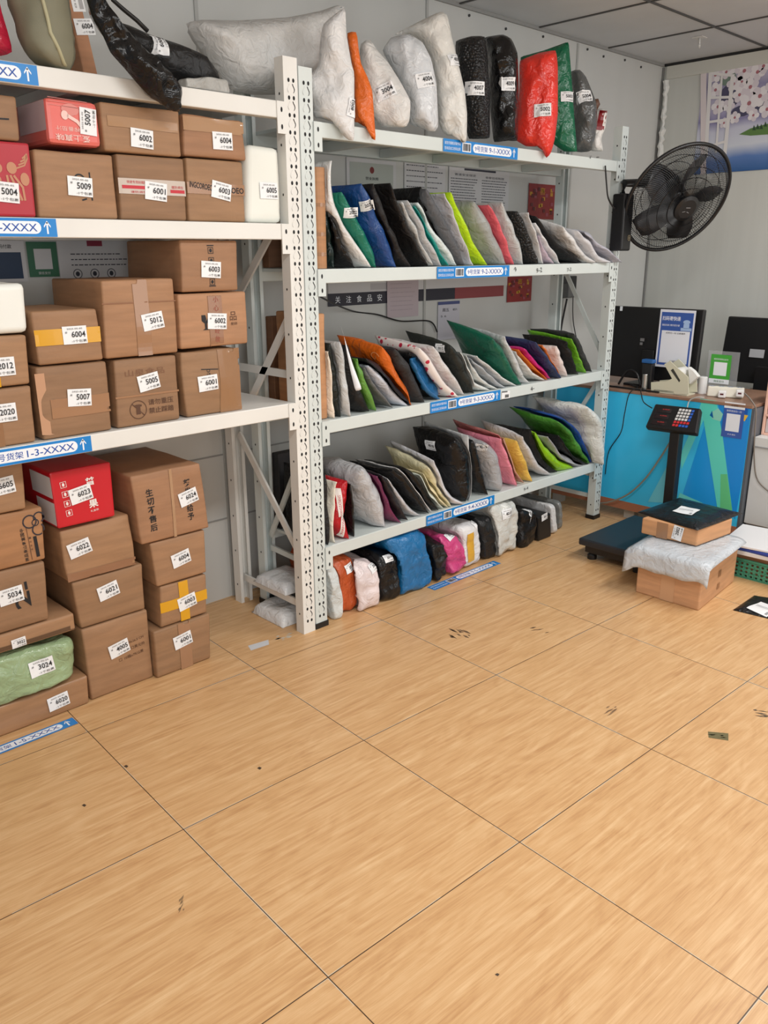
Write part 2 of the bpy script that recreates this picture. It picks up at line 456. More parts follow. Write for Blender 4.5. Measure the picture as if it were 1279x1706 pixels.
def lump(label, col, quad, yf, depth, zb, kind='poly', rough=.36, group=None, stk=(), wr=.013, k=8, pinch=0, cat='mailer bag', name='mailer_bag', extra=None, lean=0, body='bag', xmin=None):
    """a stuffed soft parcel: a rounded, crumpled block"""
    TL, TR, BR, BL = [at(*p, Y=yf) for p in quad]
    zt0, zt1 = TL.z, TR.z
    c = [Vector((BL.x, yf, zb)), Vector((BR.x, yf, zb)), Vector((BR.x, yf+depth, zb)), Vector((BL.x, yf+depth, zb)),
         Vector((TL.x, yf, TL.z)), Vector((TR.x, yf, TR.z)), Vector((TR.x+lean, yf+depth, TR.z)), Vector((TL.x+lean, yf+depth, TL.z))]
    n = 18; mb = MB(); idx = {}; seed = Vector((quad[0][0]*.31, quad[0][1]*.17, 3))
    def V(i, j, l):
        if (i, j, l) not in idx:
            p = Vector((i/n*2-1, j/n*2-1, l/n*2-1)); q = (abs(p.x)**k+abs(p.y)**k+abs(p.z)**k)**(1/k); p = p/q
            if pinch: p.y *= 1-pinch*max(0, p.z)**2
            a, b_, d = (p+Vector((1, 1, 1)))/2
            P = c[0].lerp(c[1], a).lerp(c[3].lerp(c[2], a), b_).lerp(c[4].lerp(c[5], a).lerp(c[7].lerp(c[6], a), b_), d)
            e = noise.noise_vector(P*11+seed)*wr+noise.noise_vector(P*26+seed)*wr*.5
            rid = max(0, .45-abs(noise.noise(Vector((P.x*14+P.z*6, P.y*14, P.z*5))+seed)))
            rd2 = max(0, .4-abs(noise.noise(Vector((P.x*7, P.y*20, P.z*30))+seed)))
            P = P+e+Vector((0, -1, 0))*(rid+rd2*.7)*wr*1.6; P.z = max(P.z, zb+.0018)
            if xmin is not None: P.x = max(P.x, xmin)
            if group and group.startswith('parcels'):
                lim = clear_x(group, P)
                if P.x < lim+.006: P.x = min(P.x+.14, lim+.006)
                P.z = min(P.z, .27); P.x = max(P.x, .10)
            idx[(i, j, l)] = len(mb.v); mb.v.append(P)
        return idx[(i, j, l)]
    for a in range(n):
        for b_ in range(n):
            for F in (((a, 0, b_), (a+1, 0, b_), (a+1, 0, b_+1), (a, 0, b_+1)), ((a, n, b_), (a+1, n, b_), (a+1, n, b_+1), (a, n, b_+1)),
                      ((0, a, b_), (0, a+1, b_), (0, a+1, b_+1), (0, a, b_+1)), ((n, a, b_), (n, a+1, b_), (n, a+1, b_+1), (n, a, b_+1)),
                      ((a, b_, 0), (a+1, b_, 0), (a+1, b_+1, 0), (a, b_+1, 0)), ((a, b_, n), (a+1, b_, n), (a+1, b_+1, n), (a, b_+1, n))):
                mb.f.append([V(*q) for q in F]); mb.m.append(0)
    M = mat('mailer_'+kind, col, rough, kind=kind)
    return _finish_soft(mb, name, label, cat, group, M, stk, ((BL.x+BR.x)/2, yf+depth/2, zb), body)
# ---------------------------------------------------------------- the room
WY, WX, CZ = .512, 3.24, 2.462
def floor_mat():
    M = bpy.data.materials.new('wood_look_tile'); M.use_nodes = True; nt = M.node_tree; b = nt.nodes['Principled BSDF']
    N = nt.nodes.new; L = nt.links.new
    tc = N('ShaderNodeTexCoord'); mp = N('ShaderNodeMapping'); mp.vector_type = 'TEXTURE'
    mp.inputs['Location'].default_value = (-.9459, -.6618, 0); mp.inputs['Rotation'].default_value = (0, 0, math.radians(-2.523))
    mp.inputs['Scale'].default_value = (.6, .6, .6); L(tc.outputs['Object'], mp.inputs[0])
    def vm(op, a, bb=None):
        n = N('ShaderNodeVectorMath'); n.operation = op; L(a, n.inputs[0])
        if bb is not None:
            if isinstance(bb, tuple): n.inputs[1].default_value = bb
            else: L(bb, n.inputs[1])
        return n.outputs[0]
    def mm(op, a, bb=None):
        n = N('ShaderNodeMath'); n.operation = op
        for i, q in enumerate((a, bb)):
            if q is None: continue
            if isinstance(q, (int, float)): n.inputs[i].default_value = q
            else: L(q, n.inputs[i])
        return n.outputs[0]
    cell = vm('FLOOR', mp.outputs[0]); fr = vm('FRACTION', mp.outputs[0])
    wn = N('ShaderNodeTexWhiteNoise'); wn.noise_dimensions = '3D'; L(cell, wn.inputs[0])
    off = vm('SCALE', wn.outputs['Color']); off.node.inputs['Scale'].default_value = 17
    pos = vm('ADD', mp.outputs[0], off)
    def grain(sc, detail, scale, dist):
        q = vm('MULTIPLY', pos, sc); n = N('ShaderNodeTexNoise'); L(q, n.inputs['Vector'])
        n.inputs['Scale'].default_value = scale; n.inputs['Detail'].default_value = detail; n.inputs['Distortion'].default_value = dist
        return n.outputs['Fac']
    g1 = grain((.4, 9, 1), 9, 5, 1.1); g2 = grain((.8, 46, 1), 6, 9, .5); g3 = grain((.7, 2.6, 1), 7, 3.4, 3.0)
    cr = N('ShaderNodeValToRGB'); e = cr.color_ramp.elements
    s = mm('ADD', mm('ADD', mm('MULTIPLY', g1, .45), mm('MULTIPLY', g2, .25)), mm('MULTIPLY', g3, .30))
    L(s, cr.inputs[0])
    e[0].position = .30; e[0].color = lin((182, 134, 88)); e[1].position = .70; e[1].color = lin((228, 192, 146))
    x = cr.color_ramp.elements.new(.49); x.color = lin((208, 165, 116))
    # thin joints, partly filled with pale grout
    sx = N('ShaderNodeSeparateXYZ'); L(fr, sx.inputs[0])
    def edge(o): return mm('MINIMUM', o, mm('SUBTRACT', 1.0, o))
    ed = mm('MINIMUM', edge(sx.outputs[0]), edge(sx.outputs[1]))
    jn = mm('LESS_THAN', ed, .0021); jw = mm('LESS_THAN', ed, .0046)
    gw = grain((1, 1, 1), 2, 2.0, 0); gl = N('ShaderNodeMath'); gl.operation = 'GREATER_THAN'; L(gw, gl.inputs[0]); gl.inputs[1].default_value = .53
    m1 = N('ShaderNodeMix'); m1.data_type = 'RGBA'; L(mm('MULTIPLY', jw, gl.outputs[0]), m1.inputs[0]); L(cr.outputs[0], m1.inputs[6]); m1.inputs[7].default_value = lin((212, 196, 172))
    m2 = N('ShaderNodeMix'); m2.data_type = 'RGBA'; L(jn, m2.inputs[0]); L(m1.outputs[2], m2.inputs[6]); m2.inputs[7].default_value = lin((78, 56, 38))
    L(m2.outputs[2], b.inputs['Base Color'])
    rr = N('ShaderNodeMapRange'); L(g3, rr.inputs[0]); rr.inputs[3].default_value = .30; rr.inputs[4].default_value = .46
    L(rr.outputs[0], b.inputs['Roughness']); b.inputs['Specular IOR Level'].default_value = .5
    bp = N('ShaderNodeBump'); bp.inputs['Strength'].default_value = .35; bp.inputs['Distance'].default_value = .002; bp.invert = True
    L(jn, bp.inputs['Height']); L(bp.outputs[0], b.inputs['Normal'])
    return M
mb = MB(); mb.box((-4.2, -5.2, -.06), (WX+.06, WY+.06, 0)); struct('floor', mb, floor_mat())
WALL = mat('sandwich_panel_wall', (200, 201, 198), .45, kind='wall')
RIB = mat('ribbed_panel_wall', (205, 207, 202), .42, kind='ribs')
mb = MB(); mb.box((-4.2, WY, 0), (WX+.06, WY+.06, CZ)); struct('wall_back', mb, WALL)
mb = MB(); mb.box((WX, -5.2, 0), (WX+.06, WY, CZ)); struct('wall_right', mb, RIB)
mb = MB(); mb.box((-4.2, -5.2, CZ), (WX+.06, WY+.06, CZ+.06)); struct('ceiling', mb, mat('ceiling_panel', (206, 209, 212), .5, kind='wall'))
SEAM = mat('dark_seam', (74, 74, 74), .5); PALE = mat('pale_trim', (206, 206, 198), .5); CAULK = mat('white_caulk', (226, 227, 224), .7, kind='wall')
k = 0
def trim(a, b, m=SEAM, mb=None):
    global k
    k += 1
    q = mb or MB()
    if a: q.box(a, b)
    struct('trim_%d' % k, q, m)
for x in (1.375, 1.975, 2.61): trim((x-.006, -4.5, CZ-.005), (x+.006, WY, CZ))
for y in (-.10, -1.3, -2.5): trim((-3.5, y-.006, CZ-.006), (WX, y+.006, CZ))
trim((-3.5, WY-.012, CZ-.014), (WX-.012, WY, CZ), mat('grey_angle', (150, 150, 148), .5))
trim((WX-.01, -4.5, CZ-.014), (WX, WY-.013, CZ), mat('black_angle', (40, 40, 40), .5))
trim((WX-.012, -4.5, CZ-.085), (WX, WY-.03, CZ-.016), PALE)
for x in (-1.2, .0, 1.17, 2.33): trim((x-.007, WY-.006, .0), (x+.007, WY, CZ-.02), mat('panel_joint', (176, 177, 174), .5))
for z in (.35, .62): trim((-2.5, WY-.003, z-.003), (WX-.02, WY, z+.003), mat('panel_joint', (150, 150, 148), .5))
for y, z in ((-.42, .0), (-1.35, 0)): trim((WX-.006, y-.004, z), (WX, y+.004, CZ-.09), mat('panel_joint', (176, 177, 174), .5))
# rough caulking down the corner
mb = MB(); rnd = random.Random(3)
pts = [(WX-.012, WY-.03-.012*rnd.random(), 1.92+.018*i) for i in range(26)]
mb.tube(pts, [.006+.014*rnd.random() for _ in pts], 7); trim(None, None, CAULK, mb)
mb = MB(); mb.tube([(WX-.004, WY-.004, 0), (WX-.004, WY-.004, CZ-.02)], .009, 6); trim(None, None, mat('panel_joint', (120, 120, 118), .5), mb)
# screws along the ceiling angle
for i, x in enumerate((1.45, 1.72, 2.02, 2.2, 2.42, 2.58, 2.8, 2.98)):
    mb = MB(); mb.tube([(x, WY, CZ-.035-.012*(i % 2)), (x, WY-.006, CZ-.035-.012*(i % 2))], .006, 8)
    tag(mb.build('screw', mat('screw_head', (60, 60, 60), .4)), 'small dark screw head in the back wall just below the ceiling', 'screw', 'screws below the ceiling')
# little clear hook on the ceiling
p = at(1165, 62, Z=CZ)
r = thing('ceiling_hook', 'small clear adhesive hook on the grey ceiling above the mural', 'hook', p)
mb = MB(); mb.box((p.x-.03, p.y-.03, CZ-.004), (p.x+.03, p.y+.03, CZ)); mb.build('base', mat('hook_plastic', (222, 222, 220), .2), r, bevel=.003)
mb = MB(); mb.tube([(p.x, p.y, CZ-.004), (p.x-.002, p.y-.004, CZ-.04), (p.x-.012, p.y-.01, CZ-.052), (p.x-.018, p.y-.012, CZ-.038)], .006, 7); mb.build('hook', mat('hook_plastic', (222, 222, 220), .2), r, smooth=True)

# ---------------------------------------------------------------- racks
SH1 = (1.855, 1.490, .897); SH2 = (1.810, 1.344, .811, .325); RD = .46; RD2 = .37
def upright(root, x0, x1, y0, y1, H, M, front=True, foot=False):
    """C-shaped perforated post, holes towards the aisle"""
    mb = MB(); t = .003; ys = y0 if front else y1; s = 1 if front else -1; dz = .012 if foot else 0
    mb.box((x0, ys, dz), (x1, ys+s*t, H)); mb.box((x0, ys+s*t, dz), (x0+t, y1 if front else y0, H)); mb.box((x1-t, ys+s*t, dz), (x1, y1 if front else y0, H))
    ye = y1 if front else y0
    mb.box((x0+t, ye-s*t, dz), (x0+.014, ye, H)); mb.box((x1-.014, ye-s*t, dz), (x1-t, ye, H))
    w = x1-x0; f = ys-s*.0006
    z = .05; i = 0
    while z < H-.03:
        for fx in (.36, .70):
            cx = x0+w*fx
            P = [(cx+.0046*math.cos(a*.7854), f, z+.0066*math.sin(a*.7854)) for a in range(8)]
            mb.add(P, [list(range(8))], 1)
            # teardrop slot between the holes
            if z+.07 < H:
                q = 1 if fx > .5 else -1
                Q = [(cx-.002+q*.004*math.sin(a*.9), f, z+.014+a*.0052) for a in range(6)]
                mb.add(Q+[(x+(.0030 if fx > .5 else .0010), yy, zz+.001) for x, yy, zz in Q[::-1]], [list(range(12))], 1 if fx > .5 else 2)
        z += .0505; i += 1
    # bolt holes down the outer side
    z = .08
    while z < H-.05:
        cy = (y0+y1)/2
        for xx in (x0-.0006,):
            mb.add([(xx, cy+.0035*math.cos(a*.7854), z+.0045*math.sin(a*.7854)) for a in range(8)], [list(range(8))], 1)
        z += .15
    o = mb.build('upright', [M, HOLE, mat('slot_grey', (150, 150, 148), .6)], root)
    if foot:
        b = MB(); b.box((x0-.004, y0-.004, 0), (x1+.004, y1+.004, .022)); b.build('foot_cap', BLACK_PL, o)
    return o
def brace(root, x, a, b, M, w=.028):
    a, b = Vector((x, *a)), Vector((x, *b)); d = (b-a).normalized(); n = Vector((1, 0, 0)).cross(d)*w/2; t = Vector((.009, 0, 0))
    mb = MB(); mb.prism([a+n, a-n, b-n, b+n], t)
    return mb.build('brace', M, root)
def sign_layers(txt, L=.46, H=.046, cut=False):
    Ls = [rect2(-L/2, -H/2, L/2, H/2, 0)]
    x0, x1 = -L*.09, L*.375; hh = H*.34
    cap = [(x1+hh*math.cos(a), hh*math.sin(a)) for a in [math.pi*(-.5+i/8) for i in range(9)]]
    cap += [(x0-hh*math.cos(a), -hh*math.sin(a)) for a in [math.pi*(-.5+i/8) for i in range(9)]]
    Ls.append(poly2(cap, 1))
    a_, b_ = txt.split(' '); xw = x1-x0+.01; Ls.append(fit(a_, x0-.005+xw*.18, 0, xw*.35, H*.44, 2, bold=.004)); Ls.append(fit(b_, x0-.005+xw*.70, 0, xw*.60, H*.42, 2, bold=.006))
    ax = L*.445; aw = H*.14
    Ls.append(([(ax-.0022, -H*.34), (ax+.0022, -H*.34), (ax+.0022, H*.3), (ax-.0022, H*.3)], [[0, 1, 2, 3]], 1))
    Ls.append(([(ax, H*.38), (ax-aw*1.4, H*.10), (ax-aw*1.4, H*.0), (ax, H*.25), (ax+aw*1.4, H*.0), (ax+aw*1.4, H*.10)], [[0, 1, 2, 3], [0, 3, 4, 5]], 1))
    # left part: two small lines and a bar code on white
    Ls.append(fit('请您仔细核对取件码', -L*.385, H*.2, L*.2, H*.24, 1)); Ls.append(fit('签收后出口扫码出库', -L*.385, -H*.2, L*.2, H*.24, 1))
    Ls.append(rect2(-L*.262, -H*.36, -L*.15, H*.36, 1))
    r = random.Random(5); x = -L*.252
    while x < -L*.162:
        wd = r.choice((.0012, .002, .003)); Ls.append(rect2(x, -H*.28, x+wd, H*.28, 3)); x += wd+r.choice((.0015, .0025))
    return Ls
SIGN_MATS = [BLUE_SIGN, SIGN_WHITE, SIGN_INK, INK]
def beam(root, x0, x1, z, M, h=.05, y=0, front=True, nm='front_beam'):
    mb = MB(); s = 1 if front else -1
    mb.box((x0, y, z-h), (x1, y+s*.035, z)); o = mb.build(nm, M, root, bevel=.003)
    if front:
        for xa, xb in ((x0-.004, x0+.030), (x1-.030, x1+.004)):
            q = MB(); q.box((xa, y-.0035, z-h*1.9), (xb, y-.0005, z-.001))
            for zz in (z-h*.5, z-h*1.5): q.add([(xa+.017+.004*math.cos(a*.7854), y-.0041, zz+.008*math.sin(a*.7854)) for a in range(8)], [list(range(8))], 1)
            q.build('hook_plate', [M, HOLE], o)
    return o
def shelf(root, x0, x1, z, M, nm='shelf_panel', RD=RD):
    mb = MB(); mb.box((x0, .037, z-.012), (x1, RD-.037, z-.001))
    for i in range(1, 6):
        x = x0+(x1-x0)*i/6; mb.box((x-.018, .037, z-.045), (x+.018, RD-.037, z-.013))
    return mb.build(nm, M, root)
def beam_sign(b, txt, x1, z, h=.05):
    decal('shelf_sign', b, None, (0, 0), sign_layers(txt), SIGN_MATS, at_point=(x1-.23, 0, z-h/2), N=(0, -1, 0), conform=False)
def pen(b, pts, M=INK):
    for p, txt, hgt in pts:
        P = at(*p, Y=0); v, f, tw, th = text(txt)
        decal('pen_mark', b, None, (0, 0), [fit(txt, 0, 0, hgt*tw/th, hgt, 0)], [M], at_point=P, N=(0, -1, 0), conform=False, rot=6)
# white rack, left
R1 = thing('storage_rack', 'white steel shelf rack on the left, loaded with cardboard boxes', 'rack', (-1.0, .23, 0))
X0 = -2.06
for x in (X0, -.024):
    for fr in (True, False):
        upright(R1, x, x+.056, 0 if fr else RD-.045, .045 if fr else RD, 1.985, WHITE_METAL, fr)
for i, z in enumerate(SH1):
    b = beam(R1, X0+.058, -.0255, z, WHITE_METAL)
    beam_sign(b, '1号货架 1-%d-XXXX' % (i+1), at((63, 94, 152)[i], (130, 378, 738)[i], Y=0).x, z)
    beam(R1, X0+.058, -.0255, z, WHITE_METAL, y=RD, front=False, nm='rear_beam'); shelf(R1, X0+.06, -.027, z, WHITE_METAL)
for a, b in (((.43, .105), (.045, .100)), ((.41, .72), (.045, .30)), ((.41, 1.20), (.045, 1.56)), ((.32, .86), (.045, 1.205)), ((.41, .985), (.045, .985))):
    brace(R1, .004, a, b, WHITE_METAL)
# grey rack, centre
R2 = thing('storage_rack', 'pale grey steel shelf rack full of mailer bags, beside the white rack', 'rack', (1.05, .23, 0))
XA, XB = .040, 1.995
for x in (XA, XB):
    for fr in (True, False):
        upright(R2, x, x+.056, .004 if fr else RD2-.045, .049 if fr else RD2, 1.965, GREEN_METAL, fr, foot=True)
B2 = []
for i, z in enumerate(SH2):
    b = beam(R2, XA+.058, XB-.002, z, GREEN_METAL, h=.048, y=.002); B2.append(b)
    beam_sign(b, '9号货架 9-%d-XXXX' % (i+1), (1.185, 1.160, 1.131, 1.115)[i], z, .048)
    beam(R2, XA+.058, XB-.002, z, GREEN_METAL, h=.048, y=RD2, front=False, nm='rear_beam'); shelf(R2, XA+.06, XB-.004, z, GREEN_METAL, RD=RD2)
pen(B2[0], [((983, 262), 'v', .014), ((995, 262), '–', .003)]); pen(B2[1], [((858, 449), '↑', .022), ((898, 450), '9–2', .02), ((948, 449), '7–2', .016)])
pen(B2[2], [((887, 647), '4–', .02)]); pen(B2[3], [((876, 814), '9–4', .016)])
for x in (XA+.028, XB+.028):
    for a, b in (((.32, .25), (.055, .24)), ((.055, .75), (.32, .30)))+((((.055, .90), (.32, 1.33)), ((.055, .12), (.32, .12))) if x > 1 else ()):
        brace(R2, x, a, b, GREEN_METAL, .022)
# signs stuck on the floor
for txt, (x, y), lab in (('9号货架 9-5-XXXX', (775, 958), 'blue shelf number strip 9-5 stuck on the floor before the grey rack'), ('1号货架 1-5-XXXX', (40, 1233), 'blue shelf number strip 1-5 stuck on the floor at the left edge')):
    P = at(x, y, Z=0)
    if txt[0] == '1': P = Vector((at(130, 1201, Z=0).x-.235, at(60, 1226, Z=0).y, 0))
    mb = MB()
    for vs, fs, mi in sign_layers(txt): mb.add([(P.x+a, P.y+b, .0008+mi*.0003) for a, b in vs], fs, mi)
    me = bpy.data.meshes.new('floor_sign'); me.from_pydata([tuple(v) for v in mb.v], [], mb.f)
    for M in SIGN_MATS: me.materials.append(M)
    me.polygons.foreach_set('material_index', mb.m); o = bpy.data.objects.new('floor_sign', me); COL.objects.link(o); tag(o, lab, 'floor sign')
# ---------------------------------------------------------------- cartons on the white rack
RED = mat('red_print', (190, 30, 46), .35); WPRINT = mat('white_print', (232, 226, 222), .45); BROWNP = mat('brown_print', (88, 58, 40), .6)
GOLDP = mat('gold_print', (188, 132, 100), .5); PINKW = mat('pale_pink_print', (236, 200, 192), .5); TAPEW = mat('printed_white_tape', (196, 182, 170), .25)
def ringp(cx, cy, r0, r1, mi, n=18, a0=0, a1=6.2832, sx=1, sy=1):
    vs = []; full = abs(a1-a0-6.2832) < .01; N = n if full else n+1
    for i in range(N):
        a = a0+(a1-a0)*i/n; vs += [(cx+r0*math.cos(a)*sx, cy+r0*math.sin(a)*sy), (cx+r1*math.cos(a)*sx, cy+r1*math.sin(a)*sy)]
    fs = [(2*i, 2*i+1, 2*((i+1) % N)+1, 2*((i+1) % N)) for i in range(n)]
    return (vs, fs, mi)
def disc(cx, cy, rx, ry, mi, n=14): return ([(cx+rx*math.cos(6.2832*i/n), cy+ry*math.sin(6.2832*i/n)) for i in range(n)], [list(range(n))], mi)
def stroke(pts, w, mi):
    vs = []; fs = []
    for i, p in enumerate(pts):
        a = pts[max(0, i-1)]; b = pts[min(len(pts)-1, i+1)]; l = math.hypot(b[0]-a[0], b[1]-a[1]) or 1
        nx, ny = -(b[1]-a[1])/l*w/2, (b[0]-a[0])/l*w/2
        vs += [(p[0]+nx, p[1]+ny), (p[0]-nx, p[1]-ny)]
        if i: fs.append((2*i-2, 2*i-1, 2*i+1, 2*i))
    return (vs, fs, mi)
def column(s, cx, cy, w, step, mi, rot=0, bold=.01):
    n = len(s); return [fit(ch, cx, cy+((n-1)/2-i)*step, w, w, mi, rot, bold) for i, ch in enumerate(s)]
G12 = 'cardboard boxes on the second shelf of the white rack'; G13 = 'cardboard boxes on the third shelf of the white rack'; GF = 'boxes piled on the floor under the white rack'
z = SH1[1]
# lower row of the second shelf
fruit = [disc(-.012, .010, .017, .016, 0), disc(.038, .012, .018, .018, 0), disc(.080, -.02, .016, .020, 0), disc(-.052, -.004, .015, .015, 0), disc(-.07, .02, .014, .014, 0), disc(-.04, -.03, .012, .012, 0), disc(-.015, -.025, .012, .012, 0), disc(.0, -.045, .012, .012, 0), disc(-.06, -.045, .012, .012, 0)]
fruit += [stroke([(.055+.008*i, .012+.010*i), (.085, .022+.008*i), (.098, .045+.004*i)], .005, 0) for i in range(4)]
fruit += [stroke([(.03+a*.5, -.01), (.045+a, -.045), (.062+a*.4, -.085)], .008, 0) for a in (-.024, 0, .024)]
_, zr = carton('red carton with pale fruit print at the left edge of the second shelf', [(-62, 233), (48, 235), (61, 361), (-55, 361)], .015, .30, (176, 44, 56), z, group=G12, cat='carton',
  stk=(8, 320, '5004', -4), rough=.35, kind='metal', prints=[(.60, .60, [([(x*.72-.012, y*.8) for x, y in v], f, m_) for v, f, m_ in fruit], [GOLDP])])
_, z1 = carton('brown cardboard box marked 5009 beside the red fruit carton', [(54, 248), (187, 259), (197, 362), (65, 361)], .015, .32, KRAFT, z, group=G12, stk=(133, 311, '5009', -3), prints=[(.56, .58, [ringp(-.006, .0, .013, .017, 0, 12, .2, 3.0), stroke([(.024, .022), (.0255, -.05)], .004, 0), stroke([(.01, -.046), (-.004, -.05)], .004, 0)], [INK])], sag=.002)
_, z2 = carton('brown box marked 6001 with red and white printed tape across it', [(193, 257), (305, 264), (311, 363), (201, 362)], .015, .30, KRAFT, z, group=G12, stk=(259, 319, '6001', -5), sag=.002,
  tapes=[(.0, .40, 1.0, .64, TAPEW, 'white packing tape with red printing')], prints=[(.28, .55, [fit('快递专用封箱胶带', 0, .006, .07, .008, 0), rect2(-.05, -.012, .045, -.003, 0), fit('谨防调包', -.0, -.020, .05, .006, 0)], [RED], 0, .0026), (.87, .50, [fit('谨防调包', 0, .006, .04, .008, 0), rect2(-.024, -.010, .024, -.001, 0)], [RED], 0, .0026)])
_, z3 = carton('brown box marked 6003 with black lettering printed on its tape', [(309, 264), (403, 268), (409, 362), (315, 363)], .015, .30, KRAFT, z, group=G12, stk=(368, 318, '6003', -10), sag=.002,
  tapes=[(.0, .44, 1, .62, CLEAR_TAPE)], prints=[(.28, .56, [fit('INGCOROEOCO', 0, 0, .10, .017, 0, 0, .02)], [INK], -6, .0026), (.84, .52, [fit('ROEO', 0, 0, .06, .017, 0, 0, .02)], [INK], 0, .0026)])
carton('white foam box marked 6005 standing at the end of the second shelf', [(413, 241), (465, 246), (470, 363), (411, 363)], .02, .26, (232, 234, 226), z, group=None, stk=(447, 318, '6005', 0), name='foam_box', cat='foam box', rough=.5, bev=.016, kind='metal', sag=.003)
# upper row
zz = zr+.001
carton('plain brown box above the red fruit carton at the left edge', [(-60, 154), (27, 156), (33, 232), (-55, 233)], .015, .30, KRAFT, zz, group=G12, sag=.003, prints=[(.66, .45, [stroke([(-.03, 0), (.02, .002)], .004, 0)], [INK])])
pinkp = [disc(.0, .03, .030, .018, 1), disc(-.02, .012, .012, .014, 2), stroke([(-.012, .012), (.02, -.004), (.036, -.022)], .011, 2)] + [fit('爱上真味', .0, -.056, .115, .021, 2, 180, .01), fit('鲜榨番茄汁', -.004, -.029, .10, .014, 2, 180)] + [stroke([(-.07, .062-.011*i), (.06, .058-.011*i)], .0015, 1) for i in range(3)]
carton('pink plastic wrapped carton marked 5007 on top of the 5009 box', [(74, 162), (161, 170), (171, 254), (83, 247)], .015, .30, (224, 112, 104), max(z1, zz)-.0+.001, group=G12, cat='carton', stk=(146, 203, '5007', 86, .95), rough=.22, kind='metal', bev=.012,
  prints=[(.45, .56, [([(x*.82, y*.80) for x, y in v], f, m_) for v, f, m_ in pinkp], [WPRINT, mat('rose_print', (214, 132, 124), .4), PINKW])], side=[(.02, .3, .6, .95, mat('pale_carton_side', (214, 190, 196), .4))])
carton('brown box marked 6002 with wide glossy tape in the upper row', [(165, 167), (299, 187), (303, 262), (175, 255)], .015, .32, KRAFT, max(z1, z2)+.001, group=G12, stk=(236, 231, '6002', -3), tapes=[(.06, .52, .97, .74, mat('glossy_tape', (172, 136, 104), .06))], sag=.002)
carton('small brown box marked 6004 with shiny tape on top of the 6003 box', [(305, 192), (402, 199), (410, 261), (307, 258)], .018, .26, (166, 122, 90), max(z2, z3)+.001, group=G12, stk=(370, 235, '6004', 1), tapes=[(.02, .62, .98, .96, mat('glossy_tape', (172, 136, 104), .06))], sag=.004)
# third shelf
z = SH1[2]
_, za = carton('brown box at the left edge standing directly on the third shelf', [(-60, 650), (52, 647), (60, 736), (-50, 750)], .015, .30, KRAFT, z, group=G13, stk=(5, 688, '2020', 0), tapes=[(.0, .0, .5, 1, mat('brown_tape', (146, 108, 78), .2))])
_, zb_ = carton('brown box at the left edge just below the white foam box, corner of yellow tape', [(-60, 562), (44, 560), (51, 645), (-55, 650)], .015, .30, KRAFT, za+.001, group=G13, stk=(2, 611, '2012', 0), tapes=[(.2, .0, .52, .32, YELLOW_TAPE, 'short strip of yellow tape')])
carton('white foam box at the left edge on top of two brown boxes', [(-70, 472), (42, 474), (48, 558), (-65, 562)], .015, .28, (234, 236, 230), zb_+.001, name='foam_box', cat='foam box', rough=.5, bev=.014, kind='metal', sag=.002)
_, zc = carton('brown box marked 5007 with torn pale flap on the third shelf', [(59, 613), (178, 602), (186, 712), (73, 730)], .015, .32, KRAFT, z, group=G13, stk=(132, 662, '5007', -4), sag=.003, tapes=[(.14, .28, 1, .55, CLEAR_TAPE)], prints=[(.06, .5, [rect2(-.017, -.085, .010, .085, 0), ([(-.017, -.085), (.010, -.085), (.018, -.088), (.004, -.089)], [[0, 1, 2, 3]], 0)], [mat('torn_cardboard', (190, 146, 114), .7)])])
carton('brown box marked 6004 with a band of yellow tape', [(52, 521), (160, 513), (173, 600), (65, 609)], .015, .32, KRAFT, zc+.001, group=G13, stk=(124, 558, '6004', 0), sag=.002, tapes=[(.0, .36, 1, .66, YELLOW_TAPE, 'yellow tape around the box')])
_, zd = carton('brown box marked 5005 with a no-standing symbol printed on it', [(189, 600), (292, 593), (300, 696), (196, 711)], .018, .32, KRAFT, z, group=G13, stk=(247, 636, '5005', 9), tapes=[(0, .44, 1, .47, CLEAR_TAPE)],
  prints=[(.33, .24, [ringp(0, 0, .026, .0285, 0, 24), rect2(-.007, -.014, .007, .016, 0), stroke([(-.012, .012), (.012, .012)], .006, 0), stroke([(-.019, .019), (.019, -.019)], .003, 0)], [BROWNP]), (.70, .26, [fit('请勿重压', 0, .014, .085, .018, 0, 0, .01), fit('禁止踩踏', 0, -.012, .085, .018, 0, 0, .01)], [BROWNP]), (.5, .80, [fit('山泉食品', -.005, 0, .13, .02, 0)], [mat('faint_print', (126, 88, 64), .6)])])
_, ze = carton('large brown box marked 5012 behind clear tape, above the 5005 box', [(168, 472), (288, 460), (297, 588), (177, 598)], .018, .34, (158, 118, 86), max(zd, zc)+.001, group=G13, stk=(254, 535, '5012', 8), tapes=[(.42, 0, .62, 1, CLEAR_TAPE), (0, .70, 1, .715, mat('carton_fold', (140, 98, 70), .6))], sag=.003)
_, zf = carton('crumpled brown box marked 6001 wrapped in ridged brown tape on the third shelf', [(300, 585), (395, 582), (405, 688), (312, 692)], .022, .26, KRAFT, z, group=G13, stk=(346, 638, '6001', 3), sag=.008, tapes=[(.60, 0, 1, 1, mat('ridged_tape', (150, 112, 80), .25))], prints=[(.42, .62, [fit('LG0', 0, 0, .04, .012, 0, 90)], [INK]), (.45, .72, [stroke([(-.03, 0), (.03, -.004)], .003, 0)], [INK])])
glass = [([(-.014, .02), (.0, .02), (.003, .008), (.0, .0), (.016, .02), (.014, .002), (.004, -.006), (.0035, -.022), (.012, -.026), (-.012, -.026), (-.0035, -.022), (-.004, -.006), (-.014, .002)], [[0, 1, 2, 3, 6, 11, 12], [3, 4, 5, 6], [6, 7, 10, 11], [7, 8, 9, 10]], 0)]
